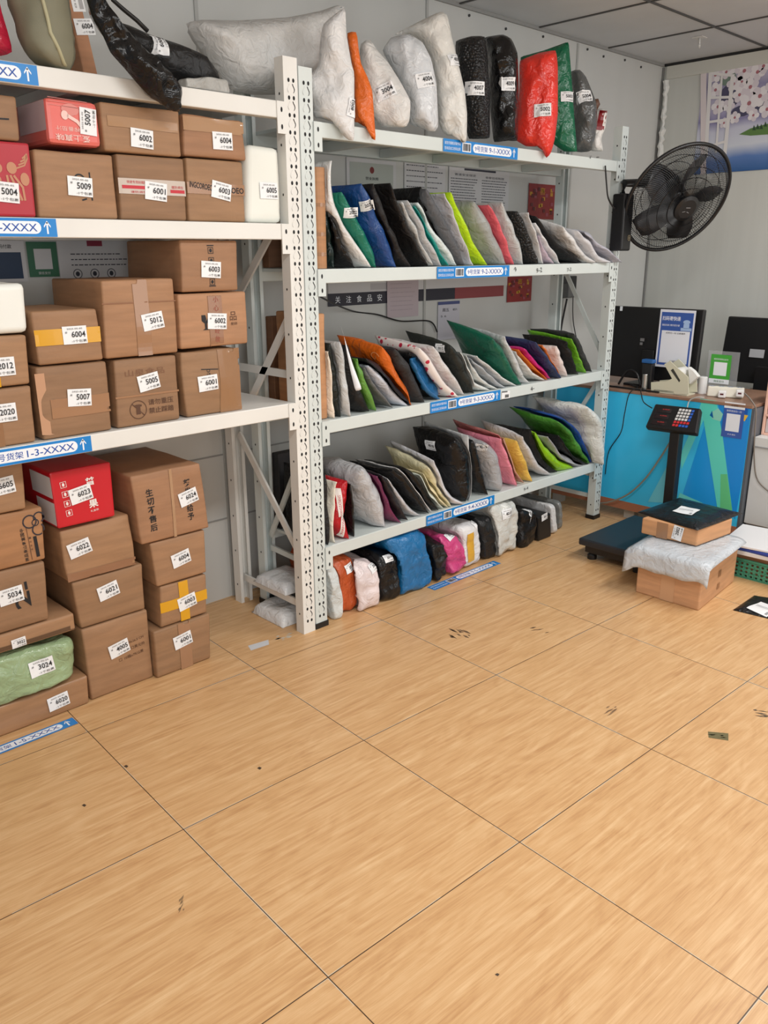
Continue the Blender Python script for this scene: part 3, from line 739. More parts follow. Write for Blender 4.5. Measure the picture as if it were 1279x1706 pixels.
_, zg = carton('brown box marked 6002 with a printed wine glass fragile symbol', [(295, 489), (410, 487), (413, 571), (301, 577)], .022, .28, (170, 127, 94), zf+.001, group=G13, stk=(361, 535, '6002', -4), tapes=[(.42, 0, .62, 1, mat('fragile_tape', (150, 108, 80), .2))],
  prints=[(.37, .48, glass, [INK]), (.78, .55, [fit('品', 0, 0, .026, .028, 0), fit('易碎', .002, -.024, .026, .01, 0)], [BROWNP])]+[(.53, v, [fit(c, 0, 0, .018, .018, 0)], [mat('dull_red_print', (150, 70, 56), .5)], -8, .0026) for c, v in (('小', .88), ('心', .72), ('轻', .30), ('放', .14))])
carton('brown box marked 6003 topmost in its stack, bar code symbols on its end', [(300, 401), (394, 399), (397, 482), (303, 484)], .022, .34, (168, 125, 92), zg+.001, group=G13, stk=(351, 449, '6003', -4), sag=.002,
  prints=[(.52, .5, [rect2(-.012, -.062, .012, -.059, 0), rect2(-.012, .059, .012, .062, 0)]+[ringp(0, y, .011, .0135, 0, 4, .7854, 7.0686) for y in (-.048, -.02, .016, .046)]+[disc(0, y, .005, .006, 0, 6) for y in (-.048, .016, .046)], [INK])])
# piles on the floor; every pile stands close behind the beam line
def pile(entries, depth0):
    top = 0.0
    for e in entries:
        kw = e[2]; r, top = carton(e[0], e[1], kw.pop('y'), kw.pop('d', depth0), kw.pop('col', KRAFT), zb=top+.001 if top else 0.0, group=GF, **kw)
    return top
pile([
 ('brown box marked 6001 at the bottom of the right hand floor pile', [(255, 1051), (350, 1024), (351, 1098), (262, 1129)], dict(y=.085, stk=(304, 1066, '6001', 8), tapes=[(.42, 0, .64, 1, CLEAR_TAPE)])),
 ('small brown box marked 6003 crossed with bright yellow tape', [(266, 977), (343, 958), (345, 1021), (268, 1046)], dict(y=.088, sag=.003, stk=(311, 1002, '6003', 9), tapes=[(.40, 0, .60, 1, YELLOW_TAPE, 'upright yellow tape'), (.0, .36, 1, .62, YELLOW_TAPE, 'level yellow tape')])),
 ('brown box marked 6004 under the tall 6024 box', [(250, 907), (341, 882), (344, 951), (262, 977)], dict(y=.085, sag=.002, stk=(301, 930, '6004', 10))),
 ('large brown box marked 6024 with black upright Chinese characters', [(216, 795), (332, 771), (348, 872), (236, 905)], dict(y=.080, d=.36, col=(168, 125, 92), sag=.003, stk=(313, 828, '6024', 12),
    tapes=[(.50, 0, .54, 1, mat('glossy_tape', (172, 136, 104), .06))], prints=[(.21, .47, column('生切不售后', 0, 0, .025, .030, 0, 0, .02), [INK], 3), (.76, .5, column('努发伙给予', 0, 0, .025, .030, 0, 0, .02), [INK], 3)])),
], .36)
sym = [ringp(0, .045-.030*i, .0115, .0133, 0, 4, .7854, 7.0686) for i in range(4)]+[disc(0, .045-.030*i, .004, .006, 0, 8) for i in range(4)]
pile([
 ('large brown box marked 4005 with small printed size lines on the floor', [(135, 1050), (245, 1016), (256, 1129), (152, 1160)], dict(y=.105, sag=.002, stk=(198, 1080, '4005', 10), prints=[(.72, .50, [fit('尺寸 35x28x26.5 CM', -.01, .034, .105, .011, 0), fit('口红富士 口黄元帅', -.01, .010, .105, .012, 0), fit('口 10箱x7KG果', -.01, -.016, .09, .012, 0)], [BROWNP], 4)])),
 ('brown box marked 6021 between the 4005 and 6022 boxes', [(120, 974), (236, 936), (242, 1014), (136, 1049)], dict(y=.105, sag=.004, stk=(180, 984, '6021', 10))),
 ('dented brown box marked 6022 under the glossy red carton', [(98, 890), (214, 855), (226, 934), (114, 972)], dict(y=.100, sag=.009, d=.38, stk=(132, 913, '6022', 12), tapes=[(0, .0, 1, .16, mat('carton_fold', (148, 108, 80), .5))])),
 ('glossy red carton marked 6023 with white characters topmost in its pile', [(82, 789), (184, 769), (192, 859), (97, 882)], dict(y=.090, col=(196, 24, 40), kind='metal', rough=.3, name='gift_carton', cat='carton', stk=(134, 823, '6023', 9),
    prints=[(.62, .73, [fit('普', 0, 0, .03, .026, 0, 0, .03)], [WPRINT], 4), (.64, .30, [fit('果', 0, .004, .03, .026, 0, 0, .03), fit('礼盒装', 0, -.018, .026, .007, 0)], [WPRINT], 4), (.20, .50, sym, [WPRINT], 5)],
    side=[(.0, .54, .42, .92, mat('white_carton_side', (226, 228, 232), .4)), (.0, .05, .36, .46, mat('white_carton_side', (226, 228, 232), .4))])),
], .36)
top = 0.0
_, top = carton('flat long brown carton marked 6020 lowest at the left edge of the floor', [(-70, 1203), (146, 1126), (149, 1168), (-70, 1254)], .095, .34, KRAFT, 0, group=GF, stk=(97, 1168, '6020', 5, .95), rough=.3, sag=.003)
top0 = top
GREENP = (150, 172, 132)
TLz = at(-40, 1098, Y=.09).z
r_, _b = lump('light green plastic wrapped parcel marked 3024 between two flat cartons', GREENP, [(-70, 1117), (125, 1063), (131, 1132), (-70, 1192)], .088, .32, top+.001, k=9, wr=.012, rough=.18, stk=((70, 1110, '3024', 6),), name='soft_parcel', cat='parcel', group=GF)
top = max(top, at(60, 1082, Y=.09).z+.02)
_, top = carton('flat taped brown carton marked 3022 above the green parcel', [(-70, 1070), (124, 1030), (127, 1055), (-70, 1105)], .090, .34, KRAFT, top+.001, group=GF, stk=(31, 1070, '3022', 3, .6), sag=.003, tapes=[(.1, .1, 1, .34, mat('dark_tape', (96, 72, 54), .3))])
_, top = carton('brown box marked 5034 with a big black figure 2 on its side', [(-70, 964), (75, 941), (81, 1024), (-65, 1050)], .088, .34, KRAFT, top+.001, group=GF, stk=(18, 992, '5034', 3), prints=[(.70, .45, [fit('2', 0, 0, .05, .045, 0, 90, .02), stroke([(.016, .03), (.016, .055)], .008, 0)], [INK], 2)])
loops = [ringp(-.012, .012, .017, .021, 0, 16), ringp(.016, .02, .013, .017, 0, 16, -1.2, 3.6), ringp(.010, -.016, .015, .019, 0, 16, 2.2, 7.2), ringp(.004, .006, .008, .011, 0, 14)]
_, top = carton('brown box with a black looped flower logo and upright Chinese lettering', [(-70, 875), (70, 843), (77, 938), (-65, 968)], .088, .34, (158, 114, 78), top+.001, group=GF,
  prints=[(.885, .70, loops, [mat('navy_print', (40, 38, 48), .5)]), (.75, .36, column('中国富氧山泉品牌', 0, 0, .011, .013, 0, 90), [INK], 3), (.90, .30, [rect2(-.006, -.035, .004, .03, 0)], [INK], 3), (.81, .36, [stroke([(0, -.05), (0, .05)], .0016, 0)]+column('一滴好水', .005, 0, .006, .012, 0, 90), [BROWNP], 3)])
_, top = carton('plain brown box topmost in the leftmost floor pile, above the flower logo box', [(-60, 786), (37, 771), (44, 848), (-60, 868)], .085, .32, KRAFT, top+.001, group=GF, stk=(3, 810, '6605', 4))
# ---------------------------------------------------------------- bags on the grey rack
BK = (30, 30, 32); WT = (222, 222, 220); SG = (170, 172, 172)
# shelf 9-2
z = SH2[1]; G = 'mailer bags on the second shelf of the grey rack'
def ml(label, col, spine, T, **k): return mailer(label, col, spine, T, z, group=G, **k)
for label, a, b, yy in (('upright brown cardboard tube at the left end of the second shelf', (530, 443), (532, 280), .05),):
    p, q = at(*a, Y=yy), at(*b, Y=yy); p.x += .003; r = thing('cardboard_tube', label, 'cardboard tube', (p.x, yy, z))
    mb = MB(); mb.tube([(p.x, yy, z+.0015), (p.x, yy, q.z)], .028, 20); t = mb.build('tube', mat('cardboard', (176, 128, 88), .55, kind='card'), r, smooth=False)
    PREV.setdefault(G, []).append(bvh_of(t))
    for h in (.13, .33, .62): mb = MB(); mb.tube([(p.x, yy, z+h*(q.z-z)), (p.x, yy, z+h*(q.z-z)+.012)], .0285, 20); mb.build('tape_band', CLEAR_TAPE, r)
    mb = MB(); mb.tube([(p.x, yy, q.z-.004), (p.x, yy, q.z+.001)], .024, 16); mb.build('end_cap', mat('tube_end', (120, 84, 56), .7), r)
ml('dark green mailer behind the white one beside the cardboard tube', (26, 52, 48), [(556, 443), (551, 410), (547, 375), (545, 340)], .04, yf=.06, D=.2)
ml('black mailer low behind the tall white mailer', BK, [(590, 443), (575, 415), (563, 390), (553, 360)], .04, yf=.035, D=.22)
ml('tall white mailer with a pointed top beside the cardboard tube', (224, 224, 222), [(616, 442), (588, 402), (566, 360), (552, 318), (552, 268)], .045, wr=.008, D=.24)
ml('glossy green mailer marked 2022 on the second shelf', (8, 110, 88), [(626, 440), (612, 405), (590, 362), (568, 320)], .062, stk=((600, 362, '2022', 4, .72),), D=.24)
ml('glossy blue mailer marked 2026 on the second shelf', (26, 68, 128), [(658, 440), (645, 405), (622, 358), (601, 306)], .075, stk=((633, 362, '2026', 10, .75),), D=.25)
ml('thick black mailer with grey top beside the blue mailer', (40, 38, 38), [(685, 442), (658, 400), (640, 352), (622, 306)], .06, rough=.55)
ml('thin black folded mailer with light grey top edge', (34, 33, 34), [(712, 442), (688, 402), (668, 355), (650, 305)], .03, rough=.5)
ml('silver grey mailer with rounded top, first of two together', (188, 191, 190), [(718, 441), (700, 402), (684, 365), (669, 336)], .034)
ml('silver grey mailer with rounded top, second of two together', (186, 188, 190), [(736, 441), (715, 400), (697, 365), (679, 334)], .034, yf=.006)
ml('thin teal mailer edge between silver and clear white mailers', (14, 150, 140), [(746, 440), (725, 408), (706, 375), (689, 343)], .012)
ml('clear white bubble mailer right of the teal edge', (214, 224, 224), [(760, 438), (735, 405), (712, 370), (696, 338)], .05, rough=.2)
ml('black crumpled mailer sticking up behind the dark grey mailer', (34, 34, 36), [(748, 438), (728, 390), (712, 345), (700, 312)], .05, yf=.07, wr=.014)
ml('big dark grey mailer in the middle of the second shelf', (84, 86, 90), [(775, 437), (752, 395), (730, 350), (710, 316)], .066, rough=.55)
ml('thin silver white mailer leaning against the lime mailer', (196, 198, 204), [(788, 438), (772, 402), (756, 360), (741, 322)], .02)
ml('bright lime yellow mailer on the second shelf', (176, 214, 14), [(811, 439), (790, 410), (770, 368), (751, 320)], .042)
ml('bulky grey mailer right of the lime one', (152, 155, 153), [(842, 438), (824, 405), (806, 368), (790, 336)], .085, wr=.009, rough=.28)
ml('thin coral red mailer on the second shelf', (214, 92, 104), [(856, 438), (844, 405), (829, 368), (814, 341)], .03)
ml('pale grey crumpled mailer right of the coral red one', (180, 183, 183), [(874, 438), (862, 405), (848, 368), (836, 338)], .055, wr=.009)
ml('black bubble wrap mailer on the second shelf', (44, 42, 42), [(896, 438), (884, 408), (872, 375), (862, 352)], .06, kind='bubble', rough=.3)
ml('thin white mailer against the black bubble mailer', (206, 206, 206), [(905, 438), (897, 408), (888, 378), (880, 354)], .022)
ml('small mauve mailer low beside the thin white one', (188, 172, 186), [(922, 437), (912, 424), (902, 408), (893, 392)], .03)
ml('white and black mailer with folded corner on the second shelf', (210, 212, 214), [(934, 437), (918, 415), (905, 395), (893, 372)], .022, yf=.006)
ml('black mailer near the right end of the second shelf', (20, 21, 26), [(968, 439), (940, 418), (915, 392), (893, 362)], .042, rise=.05, rough=.5)
ml('white mailer sloping down near the right end of the second shelf', (216, 216, 216), [(990, 445), (968, 420), (952, 398), (938, 379)], .045, rise=.07, yf=-.01)
ml('second white mailer from the right end of the second shelf', (214, 214, 218), [(1016, 446), (1000, 430), (980, 405), (962, 384)], .036, rise=.03, yf=-.02, D=.2)
ml('lavender grey mailer overhanging the right end of the second shelf', (186, 186, 198), [(1036, 438), (1012, 418), (990, 400), (972, 386)], .022, yf=-.03, D=.2, rise=.03)
# shelf 9-3
z = SH2[2]; G = 'mailer bags on the third shelf of the grey rack'
def flat_box(label, quad, y, depth, col, zb, **k): return carton(label, quad, y, depth, col, zb, **k)
flat_box('tall narrow brown carton at the left end of the third shelf', [(527, 523), (541, 522), (546, 698), (532, 700)], .03, .24, (178, 130, 92), z, sag=.002, prev=G)
ml('slim cream envelope beside the narrow brown carton', (236, 222, 204), [(557, 702), (552, 660), (549, 620), (546, 586)], .02, rough=.6)
ml('dark green black mailer behind the grey crumpled one', (30, 40, 36), [(569, 696), (561, 650), (553, 610), (549, 572)], .055, yf=.02, rough=.5)
ml('grey white crumpled mailer bulging at the left of the third shelf', (192, 194, 194), [(584, 699), (577, 655), (571, 610), (566, 570)], .045, wr=.008, yf=-.005)
ml('black mailer behind the upright white card', (28, 28, 30), [(614, 688), (598, 655), (587, 615), (578, 576)], .07, rough=.55)
pillow('thin white pointed card standing in front of the black mailer', (236, 238, 242), [(567, 541), (577, 574), (587, 606), (603, 649), (592, 652), (584, 620), (577, 585), (573, 560)], .008, at(600, 651, Y=-.02), (-.6, -.8, 0), kind='metal', wr=0, step=.012, cat='card', name='white_card')
ml('leaf green mailer on the third shelf', (96, 148, 62), [(626, 684), (614, 650), (604, 620), (598, 597)], .045)
ml('thin grey mailer under the pale blue one', (96, 98, 98), [(653, 678), (632, 655), (618, 635), (608, 612)], .028, rough=.5)
ml('pale blue white mailer on the third shelf', (204, 210, 222), [(678, 675), (655, 655), (632, 630), (612, 610)], .042)
ml('dark navy mailer beneath the orange bag', (44, 46, 58), [(684, 669), (659, 650), (634, 622), (609, 598)], .020, yf=-.004, rough=.5)
r, bv = ml('shiny orange mailer with a pale swirl print', (206, 98, 24), [(686, 665), (668, 642), (656, 622), (648, 600), (636, 580)], .07, rise=.03, wr=.009, yf=.0)
spir = [(.022*(1-.055*i)*math.cos(.45*i), .022*(1-.055*i)*math.sin(.45*i)) for i in range(16)]
decal('swirl_print', r, bv, (624, 594), [stroke(spir, .0035, 0), stroke([(-.03, -.03), (.0, -.036), (.03, -.024)], .003, 0)], [mat('swirl_pale', (224, 150, 96), .3)], lift=.002)
ml('charcoal mailer right of the orange bag', (62, 62, 66), [(707, 673), (690, 640), (674, 608), (657, 582)], .07, rough=.55)
ml('black mailer behind the blue one', (26, 26, 28), [(724, 667), (706, 640), (692, 612), (680, 588)], .045, yf=.05)
ml('mid blue mailer below the heart patterned bag', (38, 104, 156), [(732, 665), (712, 648), (697, 622), (686, 598)], .036)
ml('white mailer printed with small red hearts', (232, 224, 220), [(763, 661), (737, 636), (715, 607), (699, 581)], .055, rise=.035, kind='hearts', yf=.0)
ml('pale grey mailer right of the heart patterned bag', (208, 206, 206), [(773, 659), (752, 627), (734, 598), (720, 578)], .042, rise=.02)
ml('dark green grey mailer with a sticker on its top edge', (50, 56, 52), [(790, 654), (776, 625), (764, 598), (750, 578)], .06, rise=.05, rough=.5, stk=((733, 580, '3012', 0, .7),))
ml('first white mailer left of the big green bag', (212, 216, 214), [(814, 653), (790, 640), (770, 612), (758, 589)], .034)
ml('second white mailer left of the big green bag', (206, 210, 208), [(828, 651), (806, 636), (787, 612), (773, 592)], .028)
ml('grey lavender mailer low below the big green bag', (172, 178, 184), [(844, 648), (823, 632), (802, 611), (784, 598)], .022)
ml('silvery white mailer curling forward below the big green bag', (208, 211, 211), [(858, 645), (838, 631), (816, 611), (794, 592)], .022)
ml('big crumpled green mailer lying over its neighbours', (12, 94, 72), [(868, 638), (850, 615), (835, 590), (818, 566)], .06, rise=.07, wr=.007, bx=.0)
ml('silver foil mailer right of the big green bag', (196, 200, 202), [(880, 641), (866, 617), (853, 588), (841, 559)], .04, rise=.03, rough=.18, wr=.01)
ml('white printed mailer beside the thin orange one', (214, 214, 210), [(906, 637), (886, 622), (869, 602), (856, 586)], .028)
ml('thin orange mailer left of the magenta one', (226, 116, 24), [(912, 635), (894, 617), (877, 598), (863, 583)], .006, yf=.012, wr=.003)
ml('magenta pink mailer on the third shelf', (196, 40, 120), [(917, 633), (902, 616), (886, 596), (872, 581)], .034)
ml('flat navy blue mailer reaching over the shelf edge', (44, 56, 96), [(936, 637), (921, 612), (906, 588), (892, 569)], .036, rise=.02, rough=.5, yf=-.01)
ml('thin orange mailer right of the navy one', (222, 116, 50), [(930, 626), (920, 606), (911, 588), (904, 575)], .012)
ml('clear pinkish mailer crumpled near the right of the third shelf', (218, 206, 202), [(945, 629), (938, 608), (932, 592), (927, 577)], .05, rough=.18, wr=.009)
ml('black mailer near the right of the third shelf', (30, 29, 29), [(962, 629), (956, 606), (950, 586), (943, 569)], .05, rise=.02, rough=.5)
ml('lime green mailer edge near the right of the third shelf', (112, 180, 44), [(975, 625), (967, 602), (959, 582), (951, 565)], .022, rise=.03)
ml('dark grey mailer last on the right of the third shelf', (72, 74, 74), [(986, 624), (975, 598), (966, 575), (956, 556)], .06, rise=.01, rough=.55)
# shelf 9-4
z = SH2[3]; G = 'mailer bags on the fourth shelf of the grey rack'
ml('black mailer at the left end of the fourth shelf', (34, 35, 37), [(548, 906), (546, 868), (544, 830), (543, 790)], .045, rough=.5)
ml('thin cream board between black and red packets', (232, 226, 210), [(560, 902), (555, 870), (556, 835), (558, 803)], .016, rough=.6)
r, bv = ml('red printed packet with a white lettered band on its edge', (182, 24, 36), [(580, 899), (570, 865), (572, 830), (577, 801)], .07, rough=.25, name='snack_packet', cat='packet', D=.2)
decal('printed_band', r, bv, (566, 838), [rect2(-.011, -.055, .011, .055, 0, 2, 14), fit('SHANGZADANG', 0, -.012, .085, .010, 1, 90)], [WPRINT, RED], rot=4, lift=.0025)
decal('printed_band', r, bv, (571, 879), [rect2(-.010, -.045, .010, .045, 0, 2, 14), fit('PARPOU', 0, 0, .060, .010, 1, 90)], [WPRINT, RED], rot=-6, lift=.0025)
ml('thin black mailer right of the red packet', (26, 28, 30), [(590, 881), (590, 858), (588, 830), (585, 806)], .022)
ml('wide silvery grey mailer on the left of the fourth shelf', (186, 187, 190), [(642, 878), (628, 842), (615, 808), (603, 781)], .10, wr=.009, D=.26, rough=.28)
ml('maroon mailer on the fourth shelf', (112, 42, 80), [(666, 864), (650, 846), (637, 818), (627, 794)], .034)
ml('dark plum mailer right of the maroon one', (48, 40, 48), [(677, 864), (662, 842), (647, 812), (636, 792)], .036, rough=.5)
ml('pale grey mailer right of the plum one', (190, 190, 194), [(702, 857), (680, 846), (662, 820), (646, 797)], .034)
ml('black mailer with white edge on the fourth shelf', (28, 28, 30), [(713, 854), (692, 828), (672, 802), (654, 785)], .036)
ml('thin white mailer edge between two black mailers', (206, 206, 206), [(719, 850), (700, 826), (680, 800), (662, 784)], .012)
ml('black mailer left of the pale green white one', (24, 24, 24), [(730, 849), (712, 830), (694, 800), (679, 782)], .044)
ml('pale green white mailer below the pastel packet', (204, 212, 202), [(738, 846), (716, 828), (702, 808), (690, 796)], .024)
ml('pastel yellow and pink packet on the fourth shelf', (222, 210, 170), [(746, 843), (723, 823), (709, 806), (697, 792)], .022, name='pastel_packet', cat='packet')
ml('cream yellow mailer with a long sloping top', (222, 216, 180), [(751, 841), (733, 818), (724, 796), (713, 781)], .040, rise=.06)
ml('white mailer curling forward over the number strip', (210, 211, 216), [(772, 833), (748, 828), (735, 800), (722, 768)], .038, rise=.05, yf=-.005)
ml('big glossy black mailer with sticker in the middle of the fourth shelf', (26, 26, 29), [(778, 827), (776, 795), (772, 762), (758, 735)], .12, rough=.22, wr=.012, rise=.02, stk=((717, 742, '4018', 0, .9),))
ml('thin pale mailer rising above the big black one', (196, 200, 202), [(778, 815), (780, 782), (780, 752), (779, 726)], .012, rise=.03)
ml('black mailer left of the silver grey bulging one', (26, 27, 30), [(812, 824), (802, 795), (794, 762), (787, 733)], .065, rough=.25)
ml('bulging silver grey mailer with a sticker, left of the pink one', (164, 165, 168), [(834, 818), (832, 788), (824, 760), (806, 738)], .095, wr=.009, rough=.28, stk=((802, 745, '4012', -8, .8),))
ml('pink mailer on the fourth shelf', (232, 140, 160), [(860, 807), (848, 778), (841, 755), (832, 732)], .036, rise=.02)
ml('salmon mailer behind the pink one', (196, 120, 116), [(862, 806), (848, 770), (838, 745), (826, 724)], .016, yf=.03, rise=.04)
ml('beige brown envelope between pink and yellow mailers', (196, 148, 124), [(872, 811), (857, 787), (847, 757), (839, 731)], .016, rough=.6)
ml('mustard yellow mailer on the fourth shelf', (222, 182, 84), [(884, 806), (878, 778), (868, 755), (860, 735)], .055)
ml('white mailer right of the mustard yellow one', (204, 202, 204), [(917, 801), (896, 776), (882, 748), (871, 727)], .045, rise=.04)
ml('black mailer behind the lime pillow mailer', (34, 31, 32), [(926, 796), (908, 772), (893, 742), (884, 717)], .055, rough=.5, yf=.03)
ml('puffy lime green mailer on the fourth shelf', (142, 196, 24), [(955, 788), (932, 774), (908, 748), (892, 723)], .066, rough=.28)
ml('grey mailer right of the puffy lime one', (166, 166, 168), [(970, 784), (946, 770), (926, 747), (911, 727)], .026)
ml('black and white mailer near the right of the fourth shelf', (36, 34, 36), [(979, 778), (960, 764), (945, 745), (932, 726)], .036)
ml('big green mailer sloping down near the right end', (72, 136, 48), [(982, 772), (970, 755), (957, 730), (930, 703)], .05, rise=.05, wr=.01, bx=-.06)
ml('royal blue mailer near the right end of the fourth shelf', (28, 72, 148), [(983, 779), (975, 746), (963, 717), (938, 698)], .03, rise=.04, bx=-.07)
ml('large white sack at the right end of the fourth shelf', (216, 217, 212), [(1003, 781), (1004, 742), (1000, 706), (980, 680)], .085, rise=.03, wr=.010, bx=-.06, yf=-.055, D=.30)
# top shelf
z = SH2[0]; G = 'bags on the top shelf of the grey rack'
def pl(label, col, outline, T, tip, yf, N, **k):
    return pillow(label, col, outline, T, at(*tip, Y=yf), N, group=G, shelf=z, **k)
DG = (-.78, -.62, 0)
zt = SH1[0]
_, sb_ = pillow('big grey white sack lying across the top of both racks', (198, 198, 196), [(308, 38), (335, 33), (400, 34), (480, 29), (535, 18), (562, 8), (575, 14), (552, 34), (538, 62), (530, 100), (524, 120), (500, 128), (470, 158), (420, 158), (385, 150), (362, 122), (335, 84)], .19, (-.1, .20, 1.9), (-.12, -.99, 0), zmin=zt, group=None, cat='sack', name='large_sack', wr=.012, ymin=.105)
PREV.setdefault(G, []).append(sb_)
pl('crumpled white bag beside the big sack, sagging over the beam', (222, 222, 222), [(538, 40), (560, 22), (575, 12), (577, 60), (585, 105), (590, 120), (590, 236), (580, 234), (562, 216), (545, 206), (525, 202), (516, 168), (508, 132), (530, 112), (533, 70)], .075, (585, 225), -.04, DG, stk=((586, 180, '8003', 80, .8),), wr=.016)
pl('flat orange mailer hanging over the top beam', (226, 108, 34), [(577, 54), (594, 52), (597, 80), (601, 106), (612, 128), (620, 150), (626, 236), (612, 226), (590, 204), (590, 130), (583, 90)], .035, (624, 236), -.02, DG)
pl('white bag marked 3004 on the top shelf', (222, 221, 218), [(600, 72), (617, 64), (627, 82), (648, 106), (668, 138), (684, 168), (682, 202), (672, 218), (655, 214), (641, 216), (620, 196), (602, 176), (598, 110)], .09, (672, 216), .0, DG, stk=((641, 152, '3004', 24),), wr=.016)
pl('white plastic bag marked 4004 with a knotted corner', (214, 218, 222), [(636, 84), (651, 62), (680, 56), (704, 70), (718, 98), (727, 140), (730, 212), (720, 228), (706, 214), (682, 208), (678, 165), (656, 120)], .10, (722, 226), .0, DG, stk=((708, 133, '4004', 14),), wr=.018, rough=.25)
pl('tall ivory white bag leaning over the number strip', (226, 225, 220), [(655, 58), (690, 40), (718, 26), (736, 18), (745, 24), (752, 60), (762, 100), (774, 150), (778, 190), (777, 238), (762, 238), (738, 222), (731, 206), (728, 140), (718, 96), (704, 70), (682, 56)], .07, (774, 236), -.015, DG, stk=((757, 100, '4003', 4, .8),), wr=.014)
pl('black honeycomb textured bag marked 4007 on the top shelf', (38, 37, 40), [(758, 68), (785, 60), (808, 60), (813, 100), (816, 160), (816, 230), (804, 236), (780, 232), (768, 170), (760, 110)], .12, (812, 232), .0, DG, stk=((793, 147, '4007', 0),), kind='bubble', rough=.3)
pl('glossy black bag marked 4009 next to the honeycomb bag', (28, 28, 30), [(806, 62), (838, 57), (852, 64), (862, 88), (864, 150), (862, 236), (846, 234), (822, 238), (816, 180), (814, 110)], .12, (860, 234), .0, DG, stk=((845, 140, '4009', 4),), wr=.018, rough=.2)
pl('shiny red bag marked 5002 hanging over the top beam', (226, 56, 44), [(865, 101), (897, 88), (926, 83), (929, 110), (929, 190), (924, 232), (918, 254), (910, 265), (900, 252), (876, 244), (856, 232), (862, 195), (865, 146)], .085, (914, 262), -.025, DG, stk=((904, 183, '5002', 2),), wr=.012, rough=.22)
pl('dark green mailer behind the red bag', (10, 98, 66), [(866, 95), (906, 84), (947, 69), (951, 118), (956, 190), (962, 260), (945, 256), (924, 242), (880, 200)], .06, (960, 258), .012, DG, stk=((945, 161, '5003', 0, .85),), rough=.25)
pl('dark grey wrapped bundle marked 5004 right of the green mailer', (88, 90, 90), [(950, 118), (966, 115), (976, 128), (985, 150), (993, 170), (995, 205), (990, 235), (985, 252), (968, 254), (952, 252), (955, 190)], .10, (984, 252), .03, DG, stk=((973, 162, '5004', 8),), wr=.018, rough=.15)
# small white packet with a red panel
P = at(1000, 250, Y=.05); P.z = z
q = [at(*p, Y=.05) for p in ((988, 252), (1006, 252), (1008, 215), (1012, 182), (996, 182), (993, 215))]
r, bv = pillow('small white packet with a red panel at the end of the top shelf', (226, 224, 220), [(984, 252), (1005, 252), (1001, 230), (1008, 215), (1012, 184), (998, 180), (990, 186), (986, 220)], .05, (P.x, .05, z), DG, zmin=z, cat='packet', name='small_packet', step=.012, stk=())
decal('red_panel', r, bv, (1002, 200), [rect2(-.018, -.042, .018, .042, 0, 3, 6)], [mat('red_panel', (136, 26, 34), .3)], rot=-8, lift=.002)
mb = MB(); c_ = at(993, 174, Y=.06); mb.tube([c_+Vector((-.01, 0, -.022)), c_+Vector((-.004, 0, .0)), c_+Vector((-.008, 0, .022))], [.012, .02, .012], 10); mb.build('brown_ring', mat('brown_strap', (96, 66, 50), .5), r, smooth=True)
# parcels on the floor below the grey rack
G = 'parcels on the floor under the grey rack'
def lp(label, col, quad, yf, d, **k): return lump(label, col, quad, yf, d, 0.0, group=G, **k)
lp('crumpled pale grey bag by the foot of the grey rack', (206, 212, 212), [(546, 948), (562, 946), (572, 1028), (558, 1034)], .012, .075, pinch=.3, wr=.008)
lp('rust orange parcel with a label under the grey rack', (186, 84, 42), [(548, 930), (592, 926), (600, 1014), (566, 1020)], .030, .30, stk=((582, 946, '5011', 0, .75),), pinch=.2, xmin=.15)
lp('white pink see-through parcel under the grey rack', (226, 212, 212), [(592, 938), (632, 934), (632, 1008), (598, 1012)], -.005, .34, stk=((622, 944, '5013', 6, .75),), pinch=.25, rough=.25)
lp('small black bag between white pink and blue parcels', (28, 28, 31), [(632, 926), (666, 922), (667, 992), (634, 998)], .0, .26, stk=((646, 930, '5014', 0, .7),), pinch=.3, rough=.25)
lp('big blue plastic parcel under the grey rack', (30, 108, 164), [(652, 893), (717, 887), (722, 972), (668, 984)], -.010, .36, pinch=.15, wr=.014, rough=.25)
lp('black parcel between the blue and magenta ones', (30, 30, 32), [(722, 905), (742, 902), (745, 960), (724, 966)], .0, .25)
lp('magenta pink parcel with a label on top', (204, 70, 128), [(741, 898), (772, 896), (776, 946), (748, 956)], .0, .28, stk=((748, 893, '5017', 0, .8),), pinch=.25, rough=.28)
decal('torn_sticker', B2[2], None, (0, 0), [rect2(-.03, -.016, .03, .018, 0), rect2(-.006, -.012, .022, .002, 1), rect2(-.03, .012, .01, .018, 1)], [STICK, mat('torn_grey', (96, 96, 96), .6)], at_point=at(842, 658, Y=0), N=(0, -1, 0), conform=False, rot=-3)  # torn white sticker with dark grey patches
r, bv = lp('white parcel with a mustard tape band under the grey rack', (220, 220, 222), [(766, 880), (800, 870), (803, 930), (774, 946)], .01, .36, stk=((790, 872, '5018', 10, .7),), wr=.009)
decal('mustard_tape', r, bv, (784, 912), [rect2(-.022, -.07, .022, .07, 0, 4, 10)], [mat('mustard_tape', (212, 164, 60), .3)], rot=4, lift=.003)
lp('dark grey bag left of the large clear white parcel', (44, 45, 48), [(800, 864), (824, 862), (830, 922), (808, 930)], .01, .26, pinch=.2)
lp('large shiny white parcel with a label under the number strip 9-4', (206, 208, 204), [(822, 838), (860, 836), (864, 912), (826, 920)], .0, .34, stk=((845, 856, '4010', 8, .9),), wr=.014, rough=.22)
lp('black soft parcel right of the shiny white one', (32, 32, 34), [(866, 851), (890, 850), (892, 904), (868, 909)], .0, .24, stk=((878, 850, '4011', 10, .7),))
carton('small black box with a label under the grey rack', [(896, 860), (917, 857), (918, 898), (897, 903)], .0, .22, (26, 26, 28), 0, stk=(906, 861, '4013', 8, .7), name='black_box', cat='box', kind='metal', rough=.4)
